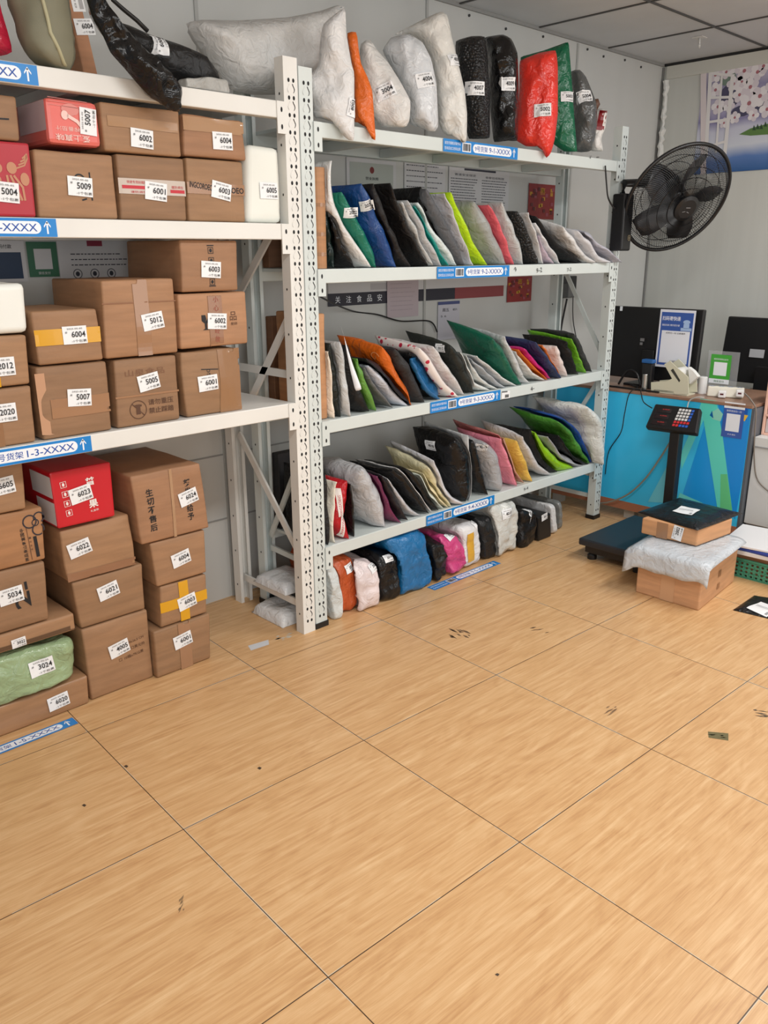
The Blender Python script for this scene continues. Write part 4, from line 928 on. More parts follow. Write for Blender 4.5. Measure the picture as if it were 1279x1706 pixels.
lp('narrow white parcel right of the small black box', (214, 214, 214), [(918, 842), (926, 841), (928, 886), (920, 890)], .01, .30, wr=.005)
lp('grey see-through bag at the right end under the grey rack', (120, 122, 120), [(930, 838), (936, 834), (937, 880), (931, 886)], .03, .26, wr=.005, rough=.2)
# things seen through the left end frame of the grey rack
def end_box(label, x0, x1, y0, y1, z0, z1, col):
    r = thing('cardboard_box', label, 'cardboard box', ((x0+x1)/2, (y0+y1)/2, z0)); mbx = MB(); mbx.box((x0, y0, z0+.0015), (x1, y1, z1)); mbx.build('body', mat('cardboard', col, .6, kind='card'), r, bevel=.004); return r
end_box('dark brown carton at the rear left corner of the second shelf of the grey rack', .104, .24, .292, .333, SH2[1], 1.47, (112, 78, 54))
end_box('dark brown carton at the rear left corner of the third shelf of the grey rack', .104, .26, .292, .333, SH2[2], 1.17, (112, 78, 54))
end_box('black flat carton at the rear left corner of the fourth shelf of the grey rack', .104, .30, .292, .333, SH2[3], .64, (30, 30, 33))
mb = None
def flat_pack(label, x0, x1, y0, y1, z0, h, col, rot=0, stk=(), kind='poly'):
    mbx = MB(); n = 16; sd = Vector((x0*9, y1*5, z0*31)); idx = {}
    c, s = math.cos(rot), math.sin(rot); cx, cy = (x0+x1)/2, (y0+y1)/2
    for i in range(n+1):
        for j in range(n+1):
            u, v = i/n*2-1, j/n*2-1
            e = (max(0, 1-abs(u)**6)*max(0, 1-abs(v)**6))**.4
            lx, ly = u*(x1-x0)/2, v*(y1-y0)/2
            X, Y = cx+c*lx-s*ly, cy+s*lx+c*ly
            w_ = noise.noise(Vector((X*14, Y*14, 0))+sd)*.008+noise.noise(Vector((X*34, Y*34, 0))+sd)*.004
            idx[(i, j)] = len(mbx.v); mbx.v.append(Vector((X, Y, z0+.002+max(.002, h*e+w_*min(1, e*2)))))
            idx[(i, j, 1)] = len(mbx.v); mbx.v.append(Vector((X, Y, z0+.001)))
    for i in range(n):
        for j in range(n):
            mbx.f.append([idx[(i, j)], idx[(i+1, j)], idx[(i+1, j+1)], idx[(i, j+1)]]); mbx.m.append(0)
            mbx.f.append([idx[(i, j, 1)], idx[(i, j+1, 1)], idx[(i+1, j+1, 1)], idx[(i+1, j, 1)]]); mbx.m.append(0)
    for i in range(n):
        for a, b in (((i, 0), (i+1, 0)), ((i, n), (i+1, n)), ((0, i), (0, i+1)), ((n, i), (n, i+1))):
            mbx.f.append([idx[a], idx[b], idx[b+(1,)], idx[a+(1,)]]); mbx.m.append(0)
    return _finish_soft(mbx, 'mailer_bag', label, 'mailer bag', None, mat('mailer_'+kind, col, .36, kind=kind), stk, (cx, cy, z0))
flat_pack('white flat mailer lying lowest behind the rack posts on the floor', -.05, .140, .10, .31, 0, .045, (222, 222, 222))
flat_pack('dark teal flat mailer between two white ones on the floor', .058, .140, .11, .30, .052, .066, (18, 48, 58))
flat_pack('white flat mailer lying uppermost behind the rack posts', -.03, .140, .10, .312, .130, .04, (216, 218, 220))
# ---------------------------------------------------------------- top of the white rack
z = SH1[0]
pillow('crimson bag at the left edge on top of the white rack', (176, 30, 58), [(-60, -40), (-5, -20), (2, 18), (12, 50), (22, 88), (0, 94), (-60, 90)], .10, at(10, 92, Y=.05), (-.6, -.8, 0), zmin=z, cat='sack', name='mailer_bag', rough=.22)
r, bv = pillow('grey green woven sack with a seam on top of the white rack', (128, 126, 106), [(10, -60), (108, -60), (112, 0), (120, 50), (123, 90), (117, 118), (112, 124), (85, 116), (58, 108), (40, 86), (26, 40), (12, 0)], .15, at(112, 122, Y=.02), (-.75, -.66, 0), zmin=z, kind='weave', rough=.7, cat='sack', name='woven_sack')
mb = MB(); pts = []
for p in ((66, -50), (71, 0), (79, 30), (84, 54), (97, 80), (106, 104), (112, 120)):
    d = ray(*p).normalized(); h = bv.ray_cast(CAM, d)[0] or bv.find_nearest(at(*p, Y=.02))[0]
    h = h-d*.003; h.z = max(h.z, z+.008); pts.append(h)
mb.tube(pts, .005, 6); mb.build('seam', mat('sack_thread', (176, 172, 140), .7), r, smooth=True)
# slanted long carton
c0, c1 = at(165, 122, Y=.12), at(118, -70, Y=.12); c0.z = z+.002
r = thing('long_carton', 'long narrow brown carton leaning beside the woven sack, marked 6004', 'cardboard box', (c0.x, .12, z))
ax = (c1-c0).normalized(); sd_ = Vector((ax.z, 0, -ax.x)); W = .042
mb = MB(); a0 = c0-sd_*W; a0.z = z+.002
mb.hexa([a0, c0, c0+Vector((0, .10, 0)), a0+Vector((0, .10, 0)), a0+ax*.5, c0+ax*.5, c0+ax*.5+Vector((0, .10, 0)), a0+ax*.5+Vector((0, .10, 0))])
o = mb.build('body', mat('cardboard', (178, 126, 90), .6, kind='card'), r, bevel=.005); bv = bvh_of(o)
ang = math.degrees(math.atan2(ax.z, ax.x))-90
sticker(r, bv, (140, 45), '6004', ang, .8); decal('paper_slip', r, bv, (129, 4), [rect2(-.018, -.022, .018, .022, 0), rect2(.002, -.016, .014, .016, 1), fit('88', -.008, 0, .028, .006, 1, 90)], [STICK, mat('grey_print', (170, 170, 172), .5)], rot=ang)
# black bags draped on the beam
pillow('long black wrapped parcel marked 6008 lying on top of the white rack', (42, 42, 44), [(186, 34), (215, 42), (250, 58), (300, 74), (342, 92), (362, 118), (368, 132), (335, 142), (305, 140), (272, 132), (240, 112), (205, 80)], .11, (-.45, .15, 1.92), (-.25, -.97, 0), zmin=z, rough=.45, ymin=.066, stk=((268, 74, '6008', 82, .8),), name='mailer_bag', wr=.012)
pillow('crumpled shiny black bag hanging down over the beam', (36, 36, 38), [(140, -60), (168, -30), (176, 2), (194, 28), (214, 52), (236, 76), (262, 100), (282, 122), (304, 146), (300, 188), (288, 186), (268, 172), (246, 158), (226, 136), (206, 112), (184, 88), (172, 60), (156, 34), (144, 0)],   .045, at(290, 180, Y=-.07), (-.15, -.98, 0), rough=.2, wr=.03, step=.011, pw=.35)
mb = MB(); pts = [at(x, y, Y=.06) for x, y in ((176, -40), (188, 0), (206, 16), (228, 34), (246, 52))]; mb.tube(pts, .006, 6)
tag(mb.build('strap', BLACK_PL, smooth=True), 'black cord running up from the long black parcel', 'cord')
lump('small grey packet behind the black parcel on top of the white rack', (166, 166, 162), [(306, 128), (382, 132), (384, 158), (306, 152)], .010, .05, z, name='soft_parcel', cat='parcel', wr=.006)
# ---------------------------------------------------------------- counter on the right
PX = 2.12; DT = .698
y_r = at(1253, 674, X=PX).y; y_l = .46
r = thing('counter_desk', 'blue fronted counter desk with pale green stripes beside the rack', 'desk', (PX+.25, -.15, 0))
mb = MB(); mb.box((PX, y_r, .10), (PX+.018, y_l, DT-.012)); fp = mb.build('front_panel', mat('panel_blue', (62, 202, 252), .28), r)
mb = MB(); mb.box((PX-.004, y_r-.004, DT-.012), (PX+.48, y_l, DT+.004)); mb.build('desk_top', mat('laminate_top', (150, 116, 96), .35, kind='card'), r, bevel=.003)
mb = MB(); mb.box((PX-.002, y_r, .055), (PX+.02, y_l, .10)); mb.build('bottom_rail', mat('brown_rail', (172, 112, 84), .5), r)
mb = MB(); mb.box((PX, y_r-.014, .04), (PX+.46, y_r-.001, DT-.013)); mb.build('side_panel', mat('dark_side', (92, 96, 102), .45), r)
for yy in (-.12, .35):
    mb = MB(); mb.box((PX+.03, yy-.03, 0), (PX+.075, yy+.03, .12)); mb.build('leg', mat('pale_leg', (186, 184, 178), .5), r)
for yy in (-.62,): mb = MB(); mb.box((PX+.38, yy-.03, 0), (PX+.43, yy+.03, .12)); mb.build('leg', mat('pale_leg', (186, 184, 178), .5), r)
def front(pts, col, lift, nm='printed_shape'):
    q = [at(*p, X=PX-lift) for p in pts]
    mbx = MB(); mbx.add(q, [list(range(len(q)))]); return mbx.build(nm, mat('counter_print', col, .3), fp)
front([(1133, 836), (1176, 700), (1196, 760), (1216, 850), (1216, 866), (1133, 846)], (34, 160, 238), .0006)
front([(1196, 672), (1252, 676), (1236, 800), (1224, 866), (1216, 850)], (30, 146, 230), .0008)
front([(1079, 836), (1110, 778), (1112, 838)], (116, 214, 236), .0010)
front([(1135, 782), (1133, 758), (1158, 700), (1170, 664), (1176, 690)], (104, 224, 218), .0010)
front([(1166, 664), (1193, 668), (1204, 730), (1221, 862), (1196, 856), (1178, 740)], (100, 224, 206), .0012)
front([(1200, 790), (1211, 790), (1221, 862), (1199, 856)], (104, 206, 140), .0014)
front([(1128, 834), (1132, 821), (1170, 838), (1174, 846)], (112, 220, 216), .0012)
front([(1183, 688), (1196, 680), (1204, 690), (1200, 702), (1186, 698)], (150, 220, 200), .0016)
front([(1186, 684), (1188, 697), (1182, 692)], (20, 104, 170), .0018)
front([(1236, 676), (1246, 682), (1243, 700), (1233, 698)], (20, 96, 190), .0016)
front([(1234, 690), (1246, 692), (1240, 702), (1234, 698)], (232, 190, 70), .0018)
q = at(1221, 700, X=PX-.002)
decal('payment_card', fp, None, (0, 0), [rect2(-.050, -.085, .050, .085, 0), rect2(-.050, .055, .050, .085, 1), rect2(-.033, -.055, .033, .030, 1), fit('收款码', 0, .07, .034, .010, 2), fit('推荐使用扫一扫', 0, .043, .072, .010, 1), fit('付款', 0, -.070, .04, .007, 1)], [mat('card_blue', (62, 96, 176), .35), SIGN_WHITE, INK], at_point=q, N=(-1, 0, 0), conform=False, lift=.001, rot=0, label='blue payment card with a white square')
# monitors
def monitor(label, TL, TR, BR, BL, X, tilt=.02, stick=None):
    a, b, c, d = at(*TL, X=X), at(*TR, X=X), at(*BR, X=X-tilt), at(*BL, X=X-tilt)
    zb = min(c.z, d.z); zt_ = (a.z+b.z)/2; y0, y1 = min(b.y, c.y), max(a.y, d.y)
    r = thing('computer_monitor', label, 'monitor', (X+.05, (y0+y1)/2, DT+.004))
    base = DT+.0045; zb = max(zb, base+.035)
    mbx = MB(); mbx.hexa([(X-tilt, y1, zb), (X-tilt, y0, zb), (X+.03-tilt, y0, zb), (X+.03-tilt, y1, zb), (X, y1, zt_), (X, y0, zt_), (X+.03, y0, zt_), (X+.03, y1, zt_)])
    o = mbx.build('rear_housing', BLACK_PL, r, bevel=.006)
    yc = (y0+y1)/2
    mbx = MB(); mbx.box((X+.031, y0+.012, zb+.02), (X+.033, y1-.012, zt_-.012)); mbx.build('screen', mat('screen_glass', (14, 15, 18), .12), r)
    mbx = MB(); mbx.box((X-.035, yc-.035, base), (X-.012, yc+.035, zb+.16)); mbx.build('stand_neck', BLACK_PL, r, bevel=.004)
    mbx = MB(); mbx.box((X-.055, yc-.12, base), (X+.12, yc+.12, base+.012)); mbx.build('stand_foot', BLACK_PL, r, bevel=.004)
    return r, o, X
r, o, X = monitor('black monitor seen from behind, white paper notice hung on it', (1016, 508), (1156, 517), (1158, 628), (1016, 632), 2.32)
decal('inventory_tag', o, None, (0, 0), [rect2(-.012, -.008, .012, .008, 0), rect2(-.012, -.028, .004, -.014, 0)], [mat('dim_print', (120, 120, 122), .4)], at_point=at(1070, 566, X=2.300), N=(-1, 0, .05), conform=False, lift=.002)
decal('white_tab', o, None, (0, 0), [rect2(-.008, -.012, .008, .012, 0)], [SIGN_WHITE], at_point=at(1035, 514, X=2.317), N=(-1, 0, .05), conform=False, lift=.002)
c = [at(*p, X=2.285) for p in ((1093, 516), (1152, 517), (1155, 614), (1099, 612))]
ctr = sum(c, Vector())/4; Wp = (c[0]-c[1]).length; Hp = c[0].z-c[3].z
L = [rect2(-Wp/2, -Hp/2, Wp/2, Hp/2, 0, 8, 12), rect2(-Wp*.45, -Hp*.46, Wp*.45, Hp*.455, 1, 6, 8), rect2(-Wp*.40, -Hp*.42, Wp*.40, Hp*.14, 2), fit('扫码寄快递', -Wp*.16, Hp*.35, Wp*.52, Hp*.075, 2, 0, .015), fit('微信扫码 寄件更方便', -Wp*.16, Hp*.235, Wp*.50, Hp*.035, 2), fit('打开扫一扫 立即寄件', -.0, Hp*.10, Wp*.55, Hp*.03, 3), fit('扫码', 0, -Hp*.39, Wp*.16, Hp*.045, 3)]
L += [disc(Wp*.28, Hp*.30, Wp*.10, Hp*.035, 4), rect2(Wp*.20, Hp*.19, Wp*.36, Hp*.27, 4), rect2(Wp*.13, Hp*.15, Wp*.43, Hp*.20, 4)]
o = decal('paper_notice', r, None, (0, 0), L, [mat('paper', (228, 232, 244), .5), mat('notice_blue', (58, 92, 170), .4), mat('paper', (232, 236, 246), .5), INK, mat('notice_pale', (168, 196, 236), .4)], at_point=ctr, N=(-1, 0, .03), conform=False)
o.parent = None; o.location = (0, 0, 0); tag(o, 'white and blue paper notice with big blank square hung on the monitor', 'paper notice')
md = o.modifiers.new('thickness', 'SOLIDIFY'); md.thickness = .0004
r2 = thing('side_table', 'low table standing right behind the counter, carrying the second monitor', 'table', (2.85, -.70, 0))
mb = MB(); mb.box((2.62, -1.3, .60), (3.2, -.30, .625)); mb.build('table_top', mat('laminate_top', (120, 104, 92), .4, kind='card'), r2)
for xx in (2.66, 3.16):
    for yy in (-1.26, -.34): mb = MB(); mb.box((xx-.02, yy-.02, 0), (xx+.02, yy+.02, .60)); mb.build('leg', mat('pale_leg', (150, 150, 148), .5), r2)
X2 = 2.86
a = at(1213, 527, X=X2); b = at(1279, 536, X=X2)
r = thing('computer_monitor', 'second black monitor at the right edge with a silver sticker', 'monitor', (X2+.05, a.y-.28, .625))
mb = MB(); zt_ = a.z; mb.hexa([(X2-.05, a.y, .70), (X2-.05, a.y-.55, .70), (X2-.02, a.y-.55, .70), (X2-.02, a.y, .70), (X2, a.y, zt_), (X2, a.y-.55, zt_), (X2+.03, a.y-.55, zt_), (X2+.03, a.y, zt_)]); o = mb.build('rear_housing', BLACK_PL, r, bevel=.006)
mb = MB(); mb.box((X2-.09, a.y-.33, .6255), (X2-.055, a.y-.22, .80)); mb.build('stand_neck', BLACK_PL, r, bevel=.004)
mb = MB(); mb.box((X2-.14, a.y-.42, .6255), (X2+.1, a.y-.13, .64)); mb.build('stand_foot', BLACK_PL, r, bevel=.004)
P = at(1261, 589, X=X2-.03); decal('silver_sticker', o, None, (0, 0), [rect2(-.04, -.022, .04, .022, 0)], [mat('silver_sticker', (176, 178, 182), .25)], at_point=P, N=(-1, 0, .12), conform=False, lift=.006)
# label dispenser
T0 = DT+.0045
prof = [(1084, 636), (1110, 634), (1119, 630), (1106, 606), (1116, 600), (1127, 611), (1146, 627), (1147, 656), (1123, 656), (1121, 651), (1090, 648), (1084, 652)]
XD = 2.15
r = thing('label_dispenser', 'cream metal label dispenser on the counter before the monitor', 'dispenser', (XD, at(1120, 650, X=XD).y, T0))
q = [at(*p, X=XD) for p in prof]; zmin_ = min(v.z for v in q); q = [Vector((v.x, v.y, max(T0+.0, T0+(v.z-zmin_)))) for v in q]
CREAM = mat('cream_metal', (214, 212, 190), .4)
mb = MB(); mb.prism(q, (.004, 0, 0)); mb.build('side_plate', CREAM, r, bevel=.001)
mb = MB(); mb.prism([v+Vector((.09, 0, 0)) for v in q], (.004, 0, 0)); mb.build('side_plate', CREAM, r, bevel=.001)
ys = [v.y for v in q]; mb = MB(); mb.box((XD+.0045, min(ys)+.01, T0), (XD+.0895, max(ys)-.005, T0+.006)); mb.build('base_tray', CREAM, r)
s0 = at(1126, 622, X=XD); mb = MB(); mb.tube([(XD+.0045, s0.y, s0.z), (XD+.0895, s0.y, s0.z)], .026, 18); mb.build('label_roll', mat('paper', (228, 228, 224), .5), r)
sl = [at(*p, X=XD-.0006) for p in ((1117, 617), (1121, 614), (1133, 634), (1131, 637))]; mb = MB(); mb.add(sl, [list(range(4))]); mb.build('slot', mat('slot_dark', (60, 60, 54), .7), r)
st = [at(*p, X=XD+.05) for p in ((1146, 612), (1154, 618), (1162, 628), (1148, 640))]; mb = MB(); mb.prism(st, (.03, 0, 0)); mb.build('label_strip', mat('paper', (236, 236, 234), .5), r)
# payment stand
XS = 2.33
c = [at(*p, X=XS) for p in ((1184, 590), (1218, 592), (1214, 640), (1182, 638))]; ctr = sum(c, Vector())/4; Wp = c[0].y-c[1].y; Hp = c[0].z-c[3].z
zlow = min(v.z for v in c)
r = thing('payment_stand', 'green payment sign with a blank white square in a clear stand', 'sign stand', (XS, ctr.y, T0))
ACR = mat('clear_acrylic', (196, 200, 204), .08, alpha=.28)
mb = MB(); mb.box((XS+.002, ctr.y-Wp*.85, T0), (XS+.006, ctr.y+Wp*.66, ctr.z+Hp*.62)); mb.build('acrylic_sheet', ACR, r)
mb = MB(); mb.box((XS+.0065, ctr.y-Wp*.7, T0), (XS+.045, ctr.y+Wp*.6, T0+.005)); mb.build('foot', ACR, r)
decal('green_card', r, None, (0, 0), [rect2(-Wp/2, -Hp/2, Wp/2, Hp/2, 0), rect2(-Wp*.32, -Hp*.22, Wp*.32, Hp*.24, 1), rect2(-Wp*.5, -Hp*.5, Wp*.5, -Hp*.34, 1), fit('推荐使用微信支付', 0, Hp*.34, Wp*.7, Hp*.06, 1), fit('微信支付', .0, -Hp*.42, Wp*.5, Hp*.08, 2)], [mat('pay_green', (70, 168, 62), .35), SIGN_WHITE, mat('pay_ink', (40, 110, 44), .5)], at_point=ctr, N=(-1, 0, 0), conform=False)
# power strip with two plugs
a = at(1178, 655, Z=T0+.012); b = at(1240, 646, Z=T0+.012); a.z = b.z = T0
a.x = max(a.x, PX+.02)
b = at(1240, 646, X=a.x+.05); b.z = T0
r = thing('power_strip', 'white power strip with two plugs lying on the counter edge', 'power strip', ((a.x+b.x)/2, (a.y+b.y)/2, T0))
PW = mat('white_plastic', (226, 222, 208), .4)
ud = (b-a).normalized(); wd = Vector((ud.y, -ud.x, 0)); wd = wd if wd.x > 0 else -wd; h_ = .050
mb = MB(); c8 = [a-wd*.022, a+wd*.026, b+wd*.026, b-wd*.022]; c8t = [a-wd*.012, a+wd*.020, b+wd*.020, b-wd*.012]
if (c8[1]-c8[0]).cross(c8[3]-c8[0]).z < 0: c8, c8t = c8[::-1], c8t[::-1]
mb.hexa(c8+[v+Vector((0, 0, h_)) for v in c8t]); o = mb.build('housing', PW, r, bevel=.006)
rot_ = math.degrees(math.atan2(ud.y, ud.x))
for i in range(4):
    P = a.lerp(b, .12+.25*i)+wd*.004+Vector((0, 0, h_+.0004))
    mbx = MB(); mbx.add([P+ud*(.015*math.cos(.5236*q_))+wd*(.012*math.sin(.5236*q_)) for q_ in range(12)], [list(range(12))])
    for sx_ in (-.006, .006): mbx.add([P+Vector((0, 0, .0005))+ud*(sx_+dx_)+wd*dy_ for dx_, dy_ in ((-.0015, -.005), (.0015, -.005), (.0015, .005), (-.0015, .005))], [(0, 1, 2, 3)], 1)
    mbx.build('socket', [mat('socket_face', (180, 192, 212), .4), INK], r)
for i, f_ in enumerate((.44, .92)):
    P = a.lerp(b, f_)-wd*.040+Vector((0, 0, .016)); mb = MB()
    q8 = [P+ud*x_+wd*y_+Vector((0, 0, z_)) for z_ in (-.014, .020) for x_, y_ in ((-.018, -.016), (.018, -.016), (.018, .0155), (-.018, .0155))]
    if i: q8 = [v+Vector((0, 0, .010)) for v in q8]
    mb.hexa(q8); oo = mb.build('plug', mat('white_plastic', (232, 232, 232), .35), None, bevel=.005)
    tag(oo, ('white plug with a dark switch, left on the power strip', 'white charger plug at the right end of the power strip')[i], 'plug')
    mbx = MB(); Q = P-wd*.0166+Vector((0, 0, .004+.01*i)); mbx.add([Q+ud*x_+Vector((0, 0, z_)) for x_, z_ in ((-.008, -.004), (.008, -.004), (.008, .004), (-.008, .004))], [(0, 1, 2, 3)]); mbx.build('switch', mat('dark_switch', (84, 20, 30), .4), oo)
def small_cyl(name, label, cat, p, X, r_, h, m, z0=T0):
    P = at(*p, X=X); mbx = MB(); mbx.tube([(X, P.y, z0), (X, P.y, z0+h*.96), (X, P.y, z0+h)], [r_, r_, r_*.85], 18); return tag(mbx.build(name, m, None), label, cat)
small_cyl('paper_cup', 'small white cylinder behind the label dispenser', 'cup', (1170, 640), 2.29, .022, .085, mat('white_plastic', (224, 224, 224), .4))
small_cyl('metal_bottle', 'small silver cylinder standing before the black monitor', 'bottle', (1074, 633), 2.17, .014, .085, mat('brushed_steel', (190, 190, 188), .25, metal=1))
P = at(1075, 606, X=2.20); mb = MB(); mb.box((2.216, P.y-.03, T0), (2.252, P.y+.03, P.z)); o = mb.build('tape_holder', mat('black_plastic', (26, 26, 28), .4), None, bevel=.006); tag(o, 'black desk box with a blue cap before the monitor', 'desk box')
mb = MB(); mb.box((2.214, P.y-.032, P.z+.0005), (2.254, P.y+.032, P.z+.02)); mb.build('blue_cap', mat('blue_cap', (40, 96, 160), .4), o, bevel=.004)
# tangle of cables on the counter
def cable(label, pts, r_, m=BLACK_PL, nm='cable'):
    P = []
    for t in range(0, 8*(len(pts)-1)+1): P.append(catmull([Vector(p) for p in pts], t/(8*(len(pts)-1))))
    mbx = MB(); mbx.tube(P, r_, 6); o = mbx.build(nm, m, None, smooth=True); return tag(o, label, 'cable')
def on(p, X, z=None):
    v = at(*p, X=X); 
    if z is not None: v.z = z
    return v
cable('black cable looping on the counter top left of the dispenser', [on((1030, 640), 2.2, T0+.012), on((1045, 618), 2.2), on((1060, 622), 2.2), on((1066, 636), 2.2, T0+.012), on((1050, 640), 2.24, T0+.012)], .006)
cable('second black cable lying flat on the counter before the monitor', [on((1012, 645), 2.14, T0+.006), on((1040, 634), 2.14, T0+.006), on((1085, 632), 2.135, T0+.006), on((1100, 628), 2.135, T0+.006)], .005)
cable('black cable hanging down the blue counter front, left of the scale', [on((1062, 650), 2.11, T0+.02), on((1048, 656), 2.094), on((1040, 690), 2.100), on((1034, 720), 2.100), on((1014, 752), 2.100), on((1008, 790), 2.100)], .0028)
cable('thin black cable drooping from the counter edge to the scale display', [on((1066, 652), 2.11, T0+.02), on((1068, 656), 2.094), on((1072, 670), 2.06), on((1086, 680), 2.03)], .0028)
cable('white cable from the power strip down behind the scale display', [on((1174, 654), 2.105, T0+.012), on((1160, 662), 2.09), on((1148, 668), 2.085), on((1144, 682), 2.07)], .0035, mat('grey_cable', (176, 176, 172), .5))
cable('grey cable sagging from the scale pole along the blue panel', [on((1117, 735), 2.07), on((1100, 762), 2.08), on((1075, 797), 2.08), on((1045, 824), 2.08), on((1012, 837), 2.09), on((985, 838), 2.10)], .005, mat('grey_cable', (140, 136, 124), .5))
cable('white cable hanging from the power strip at the right edge of the counter', [on((1240, 655), 2.10), on((1252, 668), 2.09), on((1259, 684), 2.09), on((1257, 720), 2.10), on((1256, 760), 2.12), on((1262, 800), 2.13), on((1290, 826), 2.135)], .0035, mat('grey_cable', (120, 112, 104), .5))
# scale
Zp = .105
c0 = at(977, 890, Z=Zp); c1 = at(1056, 921, Z=Zp)
x0, y1 = min(c0.x, c1.x), c0.y; y0 = y1-.35; x1 = 1.93
r = thing('platform_scale', 'black platform scale with a tilted display on a pole', 'scale', ((x0+x1)/2, (y0+y1)/2, 0))
mb = MB(); mb.box((x0, y0, Zp-.035), (x1, y1, Zp)); mb.build('weighing_plate', mat('dark_steel', (34, 38, 44), .45), r, bevel=.008)
mb = MB(); mb.box((x0+.025, y0+.025, .035), (x1-.02, y1-.025, Zp-.036)); mb.build('base_frame', BLACK_PL, r)
for xx in (x0+.05, x1-.06):
    for yy in (y0+.06, y1-.05):
        mb = MB(); mb.tube([(xx, yy, 0), (xx, yy, .02), (xx, yy, .034)], [.022, .022, .012], 12); mb.build('foot', BLACK_PL, r)
pp = at(1124, 760, X=1.985); mb = MB(); mb.box((1.955, pp.y-.025, .04), (2.005, pp.y+.025, at(1124, 722, X=1.985).z+.03)); mb.build('pole', BLACK_PL, r, bevel=.004)
mb = MB(); mb.box((x1-.01, pp.y-.03, .04), (2.01, pp.y+.03, .06)); mb.build('pole_bracket', BLACK_PL, r)
# display head: a tilted wedge
q = [at(*p, X=X_) for p, X_ in (((1091, 672), 2.02), (1168, 681) and ((1167, 680), 2.02), ((1160, 722), 1.93), ((1074, 711), 1.93))]
tn = (q[1]-q[0]).cross(q[3]-q[0]).normalized(); tn = -tn if tn.dot(FW) > 0 else tn
mb = MB(); bk = [v-tn*.035 for v in q]; mb.hexa([bk[3], bk[2], bk[1], bk[0], q[3], q[2], q[1], q[0]]); o = mb.build('display_head', BLACK_PL, r, bevel=.008)
uax = ((q[1]-q[0])+(q[2]-q[3])).normalized(); Wd = ((q[1]-q[0]).length+(q[2]-q[3]).length)/2; Hd = ((q[0]-q[3]).length+(q[1]-q[2]).length)/2
L = []
for i in range(3): L += [rect2(-Wd*.40, Hd*(.16-.26*i), -Wd*.10, Hd*(.34-.26*i), 0), fit('0.000', -Wd*.22, Hd*(.29-.26*i), Wd*.14, Hd*.04, 1)]
for i in range(5):
    for j in range(6):
        mi = 2 if (i < 4 and j < 4) else (4 if i == 4 else 3 if i < 2 else 4)
        mi = 2 if (j < 4 and i < 4) else (4 if (i >= 4 and j < 4) else (4 if j == 5 and i > 1 else 3))
        cx = Wd*(.06+.065*i); cy = Hd*(.34-.125*j); L.append(rect2(cx-Wd*.025, cy-Hd*.045, cx+Wd*.025, cy+Hd*.045, mi))
ct = sum(q, Vector())/4
mb = MB(); vax = tn.cross(uax); vax = vax if vax.z > 0 else -vax
for vs, fs, mi in L: mb.add([ct+uax*x+vax*y+tn*(.0012+.0002*min(mi, 1)) for x, y in vs], fs, mi)
me = bpy.data.meshes.new('keypad'); me.from_pydata([tuple(v) for v in mb.v], [], mb.f)
for M in (mat('display_glass', (40, 32, 34), .15), mat('red_digits', (216, 60, 60), .4), mat('key_white', (214, 214, 214), .4), mat('key_red', (200, 50, 56), .4), mat('key_blue', (48, 96, 190), .4)): me.materials.append(M)
me.polygons.foreach_set('material_index', mb.m); kp = bpy.data.objects.new('keypad', me); COL.objects.link(kp); kp.parent = o
# carton pile in front of the scale
A, B_, C_ = at(1058, 986, Z=0), at(1163, 1018, Z=0), at(1222, 969, Z=0)
def wcarton(label, A, B_, C_, z0, h, stk=None, tapes=(), sag=.002, cat='cardboard box', col=KRAFT):
    A, B_, C_ = [Vector((v.x, v.y, z0)) for v in (A, B_, C_)]; D_ = A+(C_-B_); up = Vector((0, 0, h))
    ctr = (A+C_)/2; r = thing('cardboard_box', label, cat, (ctr.x, ctr.y, z0))
    mbx = MB(); mbx.hexa([A, B_, C_, D_, A+up, B_+up, C_+up, D_+up]); o = mbx.build('body', mat('cardboard', col, .62, kind='card'), r, bevel=.006); bv = bvh_of(o)
    for (P_, N_, w_, h_, M_) in tapes: decal('packing_tape', r, bv, (0, 0), [rect2(-w_/2, -h_/2, w_/2, h_/2, 0)], [M_], at_point=P_, N=N_, conform=False)
    if stk: sticker(r, bv, stk[:2], stk[2], stk[3], stk[4])
    return r, bv
H1 = .205
mid = (A+B_)/2+Vector((0, 0, H1/2)); nL = Vector((B_.y-A.y, A.x-B_.x, 0)); nL = nL if nL.x < 0 else -nL
mR = (B_+C_)/2; nR = Vector((C_.y-B_.y, B_.x-C_.x, 0)); nR = nR if nR.y < 0 else -nR
BRT = mat('brown_tape', (150, 104, 74), .3)
wcarton('large brown carton on the floor at the bottom of the pile by the scale', A, B_, C_, 0, H1, tapes=[(mid, nL, .06, H1*.98, mat('carton_shade', (204, 160, 122), .55)), (mR+Vector((0, 0, H1*.5)), nR, .03, .03, BRT), (mR+Vector((0, 0, H1*.22)), nR, .03, .025, BRT)], col=(204, 156, 116))
A2, B2_, C2 = at(1067, 889, Z=H1+.010), at(1160, 911, Z=H1+.010), at(1217, 890, Z=H1+.010)
wcarton('smaller brown carton marked 2002 between grey and black mailers', A2, B2_, C2, H1+.012, .072, stk=(1129, 888, '2002', 82, .9), col=(204, 152, 108), tapes=[((A2*.62+B2_*.38)+Vector((0, 0, .036)), Vector((B2_.y-A2.y, A2.x-B2_.x, 0))*(-1 if (B2_.y-A2.y) > 0 else 1), .05, .07, CLEAR_TAPE)])
